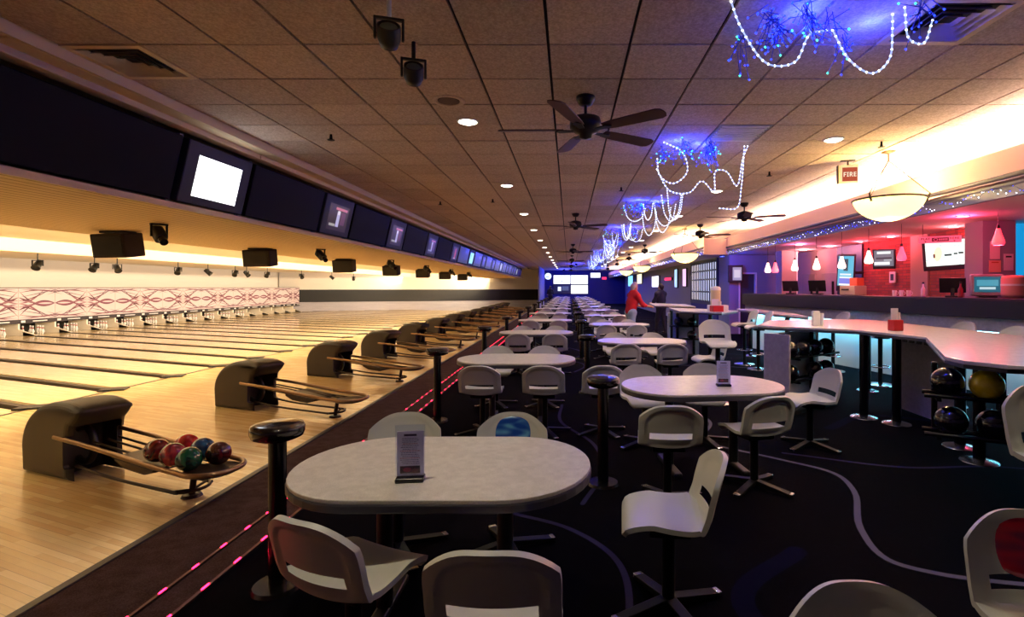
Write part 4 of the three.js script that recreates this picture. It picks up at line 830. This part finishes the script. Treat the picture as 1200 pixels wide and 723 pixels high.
{ // show lights, ceiling speaker, sprinklers
  function moving(x, d, label, white) {
    const t = thing('stage_light', label, 'stage light', [x, CEIL, -d], 0.3);
    mesh('pole', cyl(0.014, 0.014, 0.13, 0, -0.065, 0, 8), white ? M.white : M.black, t);
    mesh('yoke', merge([rbox(0.016, 0.13, 0.03, 0.005, -0.08, -0.19, 0), rbox(0.016, 0.13, 0.03, 0.005, 0.08, -0.19, 0), rbox(0.176, 0.016, 0.03, 0.005, 0, -0.13, 0)]), M.black, t);
    const c = mesh('can', lathe([[0, -0.07], [0.05, -0.07], [0.068, -0.02], [0.068, 0.06], [0.058, 0.065]], 20).rotateX(0.9).translate(0, -0.23, 0), M.black, t);
    mesh('lens', tr(new THREE.SphereGeometry(0.055, 18, 8, 0, 6.3, 0, 1.2).scale(1, 0.4, 1), 0, 0, 0, 0.9).translate(0, -0.23 + 0.03, 0.04), std(0x506058, 0.1), c);
  }
  moving(-1.08, 3.12, 'black show spotlight on a white pole below the ceiling', true); moving(-1.1, 3.68, 'black show spotlight on a short bracket below the ceiling', false);
  const s = thing('ceiling_speaker', 'round flush ceiling speaker beside the first downlight', 'speaker', [-1.12, CEIL - 0.005, -4.84]); mesh('rim', lathe([[0.1, 0.004], [0.115, -0.008], [0.15, -0.006], [0.155, 0.004]], 32), M.tiles[2], s); mesh('grille', cyl(0.1, 0.1, 0.008, 0, 0, 0, 28), std(0x5a463c, 0.8), s);
  const sp = thing('sprinkler_head', 'small dark sprinkler head under the ceiling tiles', 'sprinkler', [0.85, CEIL - 0.003, -5.1], 0, 'sprinkler heads'); mesh('stem', cyl(0.012, 0.018, 0.06, 0, -0.03, 0, 10), M.blackMetal, sp); mesh('deflector', cyl(0.04, 0.04, 0.006, 0, -0.065, 0, 14), M.blackMetal, sp);
  for (const [x, d] of [[-2.7, 5.9], [3.72, 6.2], [3.0, 7.8], [-1.5, 10.2], [0.9, 9.0], [-2.6, 10.5]]) dup(sp, [x, CEIL - 0.003, -d], 0);
  const e = thing('fire_exit_sign', 'lit sign reading FIRE in white letters hung by the soffit', 'sign', [3.8, CEIL - 0.2, -7.1], -0.2);
  const ft = canvasTex(128, 128, (c) => { c.fillStyle = '#f2dcb0'; c.fillRect(0, 0, 128, 128); c.fillStyle = '#b03020'; c.fillRect(14, 10, 110, 108); c.fillStyle = '#fff0e0'; c.font = 'bold 50px sans-serif'; c.textAlign = 'center'; c.fillText('FIRE', 69, 82, 100); });
  mesh('case', rbox(0.25, 0.25, 0.05, 0.008), std(0xd8c090, 0.6), e); mesh('legend', new THREE.PlaneGeometry(0.22, 0.22).translate(0.01, 0, 0.0265), screenMat(ft, 0.8), e); mesh('side_edge', box(0.012, 0.25, 0.055, -0.13, 0, 0), M.black, e); mesh('mount', merge([box(0.18, 0.02, 0.06, 0, 0.19, 0), box(0.02, 0.08, 0.02, 0, 0.15, 0)]), M.black, e);
}
function bowl(x, d, y, k, label, group) {
  const t = thing('bowl_pendant', label, 'lamp', [x, y, -d], 0, group);
  const pr = []; for (let i = 0; i <= 12; i++) { const a = i / 12; pr.push([0.41 * Math.sin(a * 1.35) / Math.sin(1.35), -0.27 + 0.27 * (1 - Math.cos(a * 1.35)) / (1 - Math.cos(1.35))]); }
  mesh('glass_bowl', lathe([...pr, [0.4, 0.01], [0.38, -0.005]], 40), glow(0xffe88a, 2.2, 0xfff0c0), t);
  mesh('rim_band', tr(new THREE.TorusGeometry(0.412, 0.012, 8, 48), 0, 0, 0, Math.PI / 2), M.bronzeDark, t);
  const top = CEIL - y;
  for (let k2 = 0; k2 < 3; k2++) { const a = 0.5 + k2 * 2.094; mesh('strut', polytube([[0.4 * Math.cos(a), -0.05, 0.4 * Math.sin(a)], [0.44 * Math.cos(a), 0.05, 0.44 * Math.sin(a)]], 0.014), M.bronzeDark, t); mesh('chain', polytube([[0.44 * Math.cos(a), 0.05, 0.44 * Math.sin(a)], [0, top - 0.12, 0]], 0.006), M.bronzeDark, t); }
  mesh('canopy', merge([lathe([[0, 0], [0.085, 0], [0.075, -0.02], [0.02, -0.035], [0, -0.035]], 24).translate(0, top - 0.003, 0), cyl(0.01, 0.01, 0.12, 0, top - 0.07, 0, 8)]), M.bronze, t);
  const l = new THREE.PointLight(0xffd890, k, 0, 2); l.position.set(0, 0.12, 0); t.add(l);
  const l2 = new THREE.PointLight(0xffd890, k * 0.25, 0, 2); l2.position.set(0, -0.33, 0); t.add(l2);
}
bowl(4.08, 6.65, 2.74, 6, 'large yellow glowing glass bowl pendant with three chains before the soffit');
for (const [x, d] of [[3.42, 15.4], [3.42, 24.5], [3.4, 31]]) bowl(x, d, 2.62, 4, 'far yellow glowing bowl pendant along the soffit', 'far bowl pendants');

// ---------------------------------------------------------------- garlands of blue and white string lights
const bulbBlue = glow(0x2038ff, 5), bulbWhite = glow(0xdde6ff, 7), bulbGreen = glow(0x40ffd0, 4);
function garland(x, d, spread, n, label, group, k, swags) {
  const t = thing('light_garland', label, 'string lights', [x, CEIL - 0.01, -d], 0, group);
  const twigs = [], bl = [], gr = [], oct = (r, p) => new THREE.OctahedronGeometry(r, 0).translate(...p);
  for (let i = 0; i < n; i++) {
    const cx = rr(-spread, spread), cz = rr(-0.25, 0.25);
    for (let j = 0; j < 12; j++) {
      const a = rr(0, 6.28), l = rr(0.03, 0.14), e = [cx + l * Math.cos(a), -rr(0.02, 0.2) - (rnd() < 0.25 ? 0.12 : 0), cz + l * Math.sin(a)];
      twigs.push(new THREE.CylinderGeometry(0.0025, 0.0025, 1, 4)); const m = new THREE.Matrix4(), A = V(cx + rr(-0.03, 0.03), -rr(0, 0.14), cz + rr(-0.03, 0.03)), B = V(...e), q = new THREE.Quaternion().setFromUnitVectors(V(0, 1, 0), B.clone().sub(A).normalize());
      m.compose(A.clone().add(B).multiplyScalar(0.5), q, V(1, A.distanceTo(B), 1)); twigs[twigs.length - 1].applyMatrix4(m);
      (rnd() < 0.85 ? bl : gr).push(oct(0.008, e)); bl.push(oct(0.006, [(cx + e[0]) / 2, e[1] * 0.7, (cz + e[2]) / 2]));
    }
  }
  stuff(mesh('sprigs', twigs, std(0x2a3a9a, 0.3, 0.4), t)); stuff(mesh('blue_bulbs', bl, bulbBlue, t)); if (gr.length) stuff(mesh('green_bulbs', gr, bulbGreen, t));
  swags.forEach(pts => {
    const cv = new THREE.CatmullRomCurve3(pts.map(p => V(...p))), w = mesh('rope_wire', new THREE.TubeGeometry(cv, 50, 0.005, 5), glow(0xa8b8ff, 1.2), t), b = [];
    const m = Math.round(cv.getLength() / 0.045); for (let i = 0; i <= m; i++) { const p = cv.getPointAt(i / m); b.push(oct(0.009, [p.x, p.y, p.z])); }
    stuff(mesh('white_bulbs', b, bulbWhite, w));
  });
  const l = new THREE.PointLight(0x2030ff, k * 0.3, 0, 2); l.position.set(-spread * 0.3, -0.1, 0.05); t.add(l);
  const l2 = new THREE.PointLight(0x2030ff, k * 0.3, 0, 2); l2.position.set(spread * 0.7, -0.1, -0.1); t.add(l2);
}
garland(1.63, 3.3, 0.5, 11, 'blue sprig garland with swagging white rope lights beside the square vent', undefined, 5,
  [[[-0.65, 0, 0.15], [-0.58, -0.12, 0.1], [-0.38, -0.32, 0.02], [-0.2, -0.3, 0], [-0.1, -0.12, 0], [0.0, -0.1, 0]], [[0.04, -0.1, 0], [0.14, -0.3, 0.02], [0.28, -0.38, 0.02], [0.4, -0.28, 0], [0.42, -0.08, 0], [0.42, 0.0, 0]], [[0.42, -0.02, 0.12], [0.46, -0.2, 0.1], [0.56, -0.22, 0.08], [0.64, -0.06, 0.05]], [[-0.4, 0, 0.5], [-0.25, -0.1, 0.45], [-0.1, -0.08, 0.4], [0.05, 0.0, 0.4]]]);
garland(1.38, 6.2, 0.32, 12, 'blue garland with looped white rope lights beyond the first fan', undefined, 6,
  [[[-0.25, 0, 0], [-0.05, -0.15, 0.1], [0.0, -0.38, 0.1], [-0.15, -0.5, 0.05], [-0.3, -0.4, 0], [-0.33, -0.2, 0]], [[-0.32, -0.3, -0.1], [-0.15, -0.55, -0.15], [0.1, -0.56, -0.2], [0.25, -0.42, -0.2], [0.4, -0.55, -0.2], [0.42, -0.3, -0.2], [0.55, -0.3, -0.2], [0.68, -0.48, -0.2], [0.74, -0.15, -0.15], [0.78, -0.02, -0.1]], [[0.74, -0.02, -0.1], [0.72, -0.5, -0.15], [0.68, -0.75, -0.2], [0.5, -0.74, -0.3]]]);
for (let k = 0; k < 6; k++) {
  const sw = []; for (let q = 0; q < 7; q++) { const x0 = rr(-0.5, 0.35), z0 = rr(-1.8, 1.8), w = rr(0.2, 0.5), h = rr(0.25, 0.6); sw.push([[x0, -rr(0, 0.1), z0], [x0 + w * 0.2, -h * 0.8, z0 - 0.1], [x0 + w * 0.5, -h, z0 - 0.2], [x0 + w * 0.85, -h * 0.7, z0 - 0.3], [x0 + w, -0.02, z0 - 0.3]]); }
  garland(1.5 + k * 0.03, 10.4 + k * 4.6, 0.45, 8, 'tangled blue and white string-light garland over the farther tables', 'far ceiling garlands', 10, sw);
}
{ // strings of small lights along the soffit
  for (const [x, d0, d1, label] of [[4.57, 3, 15.1, 'string of tiny white and blue lights along the bar soffit'], [3.9, 15.3, 45, 'string of tiny lights along the soffit beyond the bar']]) {
    const t = thing('soffit_lights', label, 'string lights', [x, 2.66, 0]), a = [], b = [], pts = [];
    for (let d = d0; d < d1; d += 0.045) { const p = [rr(-0.035, -0.005), rr(-0.06, 0.03) - 0.03 * Math.abs(Math.sin(d * 2.2)), -d]; (rnd() < 0.45 ? a : b).push(new THREE.OctahedronGeometry(rr(0.005, 0.009), 0).translate(...p)); if (rnd() < 0.3) pts.push(p); }
    mesh('wire', tube(pts, 0.004, 500, 4), std(0x20204a, 0.6), t); stuff(mesh('white_bulbs', a, bulbWhite, t)); stuff(mesh('blue_bulbs', b, bulbBlue, t));
    const l = new THREE.RectAreaLight(0x3a40ff, 1.2, d1 - d0, 0.04); l.position.set(-0.05, -0.02, -(d0 + d1) / 2); l.rotation.y = Math.PI / 2; t.add(l);
    const l2 = new THREE.RectAreaLight(0x3a40ff, 2.5, d1 - d0, 0.04); l2.position.set(-0.03, -0.06, -(d0 + d1) / 2); l2.rotation.set(0, -Math.PI / 2, 0); t.add(l2);
  }
}
// ---------------------------------------------------------------- far end
{
  const wall = (x, y, w, h, tex, k, label, cat = 'screen') => { const t = thing('wall_screen', label, cat, [x, y, -FAR + 0.06]); mesh('housing', rbox(w, h, 0.08, 0.01), M.black, t); mesh('screen', new THREE.PlaneGeometry(w * 0.97, h * 0.95).translate(0, 0, 0.0415), screenMat(tex, k), t); };
  const wht = blurb('#f4f4ff', [[0.3, 0.2, 0.2, 0.04, '#9098a8'], [0.5, 0.72, 0.05, 0.08, '#8890a8'], [0.2, 0.7, 0.1, 0.03, '#a0a8b8']]), wh2 = blurb('#ffffff', [[0.9, 0.9, 0.05, 0.03, '#d0d0e0']]), dk = blurb('#181838', [[0.35, 0.45, 0.1, 0.25, '#e0e8f8'], [0.7, 0.4, 0.2, 0.25, '#485070']]);
  wall(-0.72, 2.42, 1.72, 0.9, wht, 1.6, 'white screen of the far video wall with grey captions'); wall(1.02, 2.42, 1.72, 0.9, wh2, 1.6, 'plain white upper screen of the far video wall'); wall(1.02, 1.45, 1.72, 0.9, wh2, 1.7, 'plain white lower screen of the far video wall'); wall(-0.72, 1.45, 1.72, 0.9, dk, 1.2, 'dark screen with a white figure on the far video wall');
  const cl = thing('wall_disc', 'round glowing sign on the blue far wall', 'sign', [-2.1, 2.75, -FAR + 0.06]); mesh('rim', tr(new THREE.TorusGeometry(0.36, 0.04, 8, 28)), M.black, cl); mesh('disc', cyl(0.35, 0.35, 0.04, 0, 0, 0, 28, Math.PI / 2), glow(0xc8dcff, 1.6), cl); mesh('hand', box(0.3, 0.05, 0.02, -0.08, -0.05, 0.03), M.navy, cl);
  wall(2.62, 2.85, 1.0, 0.5, wh2, 1.4, 'white lit sign box hung on the far wall', 'sign');
  const ex = thing('exit_sign', 'small red glowing exit sign box on the far wall', 'sign', [3.5, 2.55, -FAR + 0.05]); mesh('case', rbox(0.5, 0.3, 0.08, 0.02), M.black, ex); mesh('face', box(0.44, 0.24, 0.01, 0, 0, 0.042), glow(0xff3060, 1.4), ex);
  for (const [x, d, k, c] of [[-0.5, 49, 30, 0x2430ff], [2.4, 46, 40, 0x2848ff], [0.5, 38, 22, 0x3038ff]]) { const t = thing('blue_flood_lamp', 'blue flood lamp under the ceiling at the far end', 'lamp', [x, CEIL - 0.002, -d], 0, 'blue flood lamps at the far end'); mesh('can', lathe([[0, 0], [0.09, 0], [0.1, -0.12], [0.085, -0.12], [0.07, -0.02], [0, -0.02]], 20), M.black, t); mesh('lens', cyl(0.07, 0.07, 0.01, 0, -0.09, 0, 18), glow(c, 5), t); const l = new THREE.PointLight(c, k, 0, 2); l.position.set(0, -0.2, 0); t.add(l); }
  // right-hand wall beyond the bar: lattice window, lit posters, neon
  const X = 5.58;
  const w = struct('window_1', null, null, 'white-lit lattice window in a dark frame beyond the bar'); w.position.set(X, 1.85, -21.6); w.rotation.y = -Math.PI / 2;
  mesh('frame', merge([box(4.2, 0.12, 0.1, 0, 0.85, 0), box(4.2, 0.12, 0.1, 0, -0.85, 0), box(0.14, 1.8, 0.1, -2.05, 0, 0), box(0.14, 1.8, 0.1, 2.05, 0, 0)]), M.navy, w);
  for (let k = 0; k < 6; k++) mesh('pane', box(0.62, 1.5, 0.02, -1.7 + k * 0.68, 0, 0.005), glow(k < 2 ? 0xffeef8 : 0xd8dcff, 0.9), w);
  for (let k = 0; k < 13; k++) mesh('mullion', box(0.07, 1.6, 0.06, -2.04 + k * 0.34, 0, 0.02), M.navy, w);
  for (const y of [-0.4, 0.1, 0.45]) mesh('mullion', box(4.0, 0.06, 0.06, 0, y, 0.02), M.navy, w);
  mesh('lower_wall', box(4.2, 0.95, 0.08, 0, -1.38, 0), std(0x241a6a, 0.7), w);
  const poster = (d, y, ww, h, c, k, label) => { const t = thing('lit_poster', label, 'lit sign', [X - 0.02, y, -d], -Math.PI / 2); mesh('frame', rbox(ww, h, 0.06, 0.01), M.black, t); mesh('panel', box(ww * 0.86, h * 0.92, 0.02, 0, 0, 0.025), glow(c, k), t); };
  poster(33.5, 2.0, 3.0, 0.75, 0xf4f4ff, 1.5, 'white lit poster panel on the grey wall beyond the bar'); poster(29.2, 2.1, 2.2, 0.16, 0xff2040, 1.6, 'red neon sign on the wall beyond the bar'); poster(27, 2.1, 0.7, 1.0, 0xb0d8ff, 1.1, 'narrow pale blue lit panel on the wall beyond the bar'); poster(25, 2.1, 0.8, 0.9, 0xffc8f0, 1.1, 'narrow pink-white lit panel beside the lattice window'); poster(47, 2.2, 4, 1.0, 0x80d0ff, 1.5, 'bright cyan lit panel near the far wall'); poster(41, 2.3, 3, 0.8, 0xfff0c0, 1.4, 'warm white lit panel near the far wall');
  const tv2 = thing('television', 'small blue-lit screen on the wall by the doorway', 'television', [5.78, 2.1, -18.1], -0.1); mesh('housing', rbox(0.5, 0.6, 0.08, 0.01), M.black, tv2); mesh('screen', new THREE.PlaneGeometry(0.3, 0.45).translate(0.05, 0, 0.0415), screenMat(promo[4], 0.9), tv2); mesh('arm', box(0.05, 0.05, 0.08, 0, 0, -0.07), M.black, tv2);
  const bl = thing('blue_flood_lamp', 'blue flood lamp under the low ceiling by the doorway', 'lamp', [5.0, 2.74, -17.0]); mesh('can', cyl(0.07, 0.09, 0.1, 0, -0.05, 0, 16), M.black, bl); mesh('lens', cyl(0.07, 0.07, 0.01, 0, -0.105, 0, 16), glow(0x3048ff, 5), bl); const l = new THREE.PointLight(0x3048ff, 9, 0, 2); l.position.set(0, -0.2, 0); bl.add(l);
}
// ---------------------------------------------------------------- people
const smin = (a, b, k) => { const h = Math.max(k - Math.abs(a - b), 0) / k; return Math.min(a, b) - h * h * k * 0.25; };
function sdf(bones, k, lo, hi, res) {
  const span = Math.max(hi[0] - lo[0], hi[1] - lo[1], hi[2] - lo[2]), c = [0, 1, 2].map(i => (lo[i] + hi[i]) / 2);
  const mc = new MarchingCubes(res, M.skin, false, false, 60000); mc.isolation = 0;
  const P = new THREE.Vector3(), half = res / 2;
  for (let z = 0; z < res; z++) for (let y = 0; y < res; y++) for (let x = 0; x < res; x++) {
    P.set((x - half) / half * span / 2 + c[0], (y - half) / half * span / 2 + c[1], (z - half) / half * span / 2 + c[2]);
    let f = 9;
    for (const [a, b, r0, r1] of bones) {
      const bx = b[0] - a[0], by = b[1] - a[1], bz = b[2] - a[2], px = P.x - a[0], py = P.y - a[1], pz = P.z - a[2], L = bx * bx + by * by + bz * bz;
      const t = L ? Math.max(0, Math.min(1, (px * bx + py * by + pz * bz) / L)) : 0;
      f = smin(f, Math.hypot(px - t * bx, py - t * by, pz - t * bz) - (r0 + (r1 - r0) * t), k);
    }
    mc.field[x + y * res + z * res * res] = -f;
  }
  mc.update();
  const n = mc.count, pos = new Float32Array(mc.positionArray.slice(0, n * 3)), nor = new Float32Array(mc.normalArray.slice(0, n * 3));
  for (let i = 0; i < n; i++) for (let q = 0; q < 3; q++) pos[3 * i + q] = pos[3 * i + q] * span / 2 + c[q];
  const g = new THREE.BufferGeometry(); g.setAttribute('position', new THREE.BufferAttribute(pos, 3)); g.setAttribute('normal', new THREE.BufferAttribute(nor, 3)); g.setAttribute('uv', new THREE.BufferAttribute(new Float32Array(n * 2), 2));
  g.computeVertexNormals(); return g;
}
function person(pos, turn, label, cols, lean, armFwd) {   // faces -z at turn 0
  const t = thing('person', label, 'person', pos, turn), [top, legs, hairC] = cols;
  const sh = [0, 1.42, -lean], hip = [0, 0.93, 0], nk = [0, 1.5, -lean * 1.15], hd = [0, 1.6, -lean * 1.3];
  const J = s => ({ sh: [s * 0.18, 1.4, -lean], el: [s * 0.24, 1.14, -lean - 0.05 - armFwd * 0.12], wr: [s * 0.2, 1.06 + armFwd * 0.04, -lean - 0.12 - armFwd * 0.3], hp: [s * 0.09, 0.9, 0], kn: [s * 0.1, 0.5, s * 0.06 - 0.03], an: [s * 0.1, 0.08, s * 0.12] });
  const body = [[nk, hd, 0.055, 0.07], [hd, [0, 1.66, -lean * 1.35], 0.085, 0.085], [[0, 1.57, -lean * 1.3 - 0.075], [0, 1.6, -lean * 1.3 - 0.085], 0.02, 0.015], [hip, sh, 0.13, 0.14], [sh, nk, 0.1, 0.055]], tops = [[[0, 0.98, 0], [0, 1.2, -lean * 0.5], 0.155, 0.155], [[0, 1.2, -lean * 0.5], sh, 0.155, 0.15]], bot = [[[-0.07, 0.93, 0], [0.07, 0.93, 0], 0.125, 0.125]];
  for (const s of [-1, 1]) {
    const j = J(s), hnd = [j.wr[0], j.wr[1] - 0.01, j.wr[2] - 0.09];
    body.push([sh, j.sh, 0.07, 0.06], [j.sh, j.el, 0.05, 0.04], [j.el, j.wr, 0.038, 0.028], [j.wr, hnd, 0.03, 0.034], [hip, j.hp, 0.1, 0.09], [j.hp, j.kn, 0.075, 0.055], [j.kn, j.an, 0.05, 0.038], [[j.an[0], 0.04, j.an[2] + 0.03], [j.an[0], 0.035, j.an[2] - 0.14], 0.04, 0.035]);
    for (let f = 0; f < 4; f++) body.push([[hnd[0] - 0.025 + f * 0.017, hnd[1], hnd[2] - 0.02], [hnd[0] - 0.028 + f * 0.019, hnd[1] - 0.03, hnd[2] - 0.085 + Math.abs(f - 1.5) * 0.01], 0.0095, 0.008]);
    body.push([[hnd[0] - s * 0.03, hnd[1], hnd[2] + 0.03], [hnd[0] - s * 0.055, hnd[1] - 0.01, hnd[2] - 0.025], 0.011, 0.009]);
    tops.push([[0, 1.42, -lean], j.sh, 0.09, 0.078], [j.sh, j.el, 0.068, 0.058], [j.el, [(j.el[0] + j.wr[0]) / 2, (j.el[1] + j.wr[1]) / 2, (j.el[2] + j.wr[2]) / 2], 0.056, 0.05]);
    bot.push([[s * 0.08, 0.92, 0], j.kn, 0.11, 0.078], [j.kn, [j.an[0], 0.1, j.an[2]], 0.075, 0.062]);
  }
  mesh('body', sdf(body, 0.03, [-0.5, 0, -0.9], [0.5, 1.8, 0.5], 96), M.skin, t);
  mesh('shirt', sdf(tops, 0.07, [-0.5, 0.75, -0.8], [0.5, 1.6, 0.4], 56), std(top, 0.85), t);
  mesh('trousers', sdf(bot, 0.06, [-0.4, 0.02, -0.4], [0.4, 1.1, 0.4], 64), std(legs, 0.85), t);
  mesh('hair', sdf([[[0, 1.66, -lean * 1.3 + 0.03], [0, 1.7, -lean * 1.35], 0.09, 0.08], [[0, 1.58, -lean * 1.3 + 0.06], [0, 1.64, -lean * 1.3 + 0.05], 0.06, 0.08]], 0.04, [-0.2, 1.45, -0.5], [0.2, 1.85, 0.3], 40), std(hairC, 0.8), t);
  for (const s of [-1, 1]) mesh('shoe', rbox(0.09, 0.07, 0.26, 0.03, s * 0.1, 0.036, s * 0.12 - 0.05), M.black, t);
  for (const s of [-1, 1]) mesh('eye', sph(0.011, s * 0.032, 1.645, -lean * 1.33 - 0.082, 8, 6), M.black, t);
}
person([1.72, 0, -14.55], -1.1, 'person in a red top and pale jeans leaning forward among the tables', [0xc01828, 0x8fa3c4, 0xb0a8b0], 0.1, 0.8);
person([3.25, 0, -18.4], 0.6, 'person in dark clothes standing by the far counters', [0x1a1626, 0x14141e, 0x2a1c18], 0.02, 0.3);
person([-1.55, 0, -43.0], 0.2, 'person in dark clothes near the far video wall', [0x10122a, 0x10101c, 0x1a1414], 0.02, 0.2);

scene.traverse(o => { if (o.isMesh) { o.castShadow = true; o.receiveShadow = true; } if (o.isLight && !o.isRectAreaLight) o.castShadow = true; });
renderer.render(scene, camera);
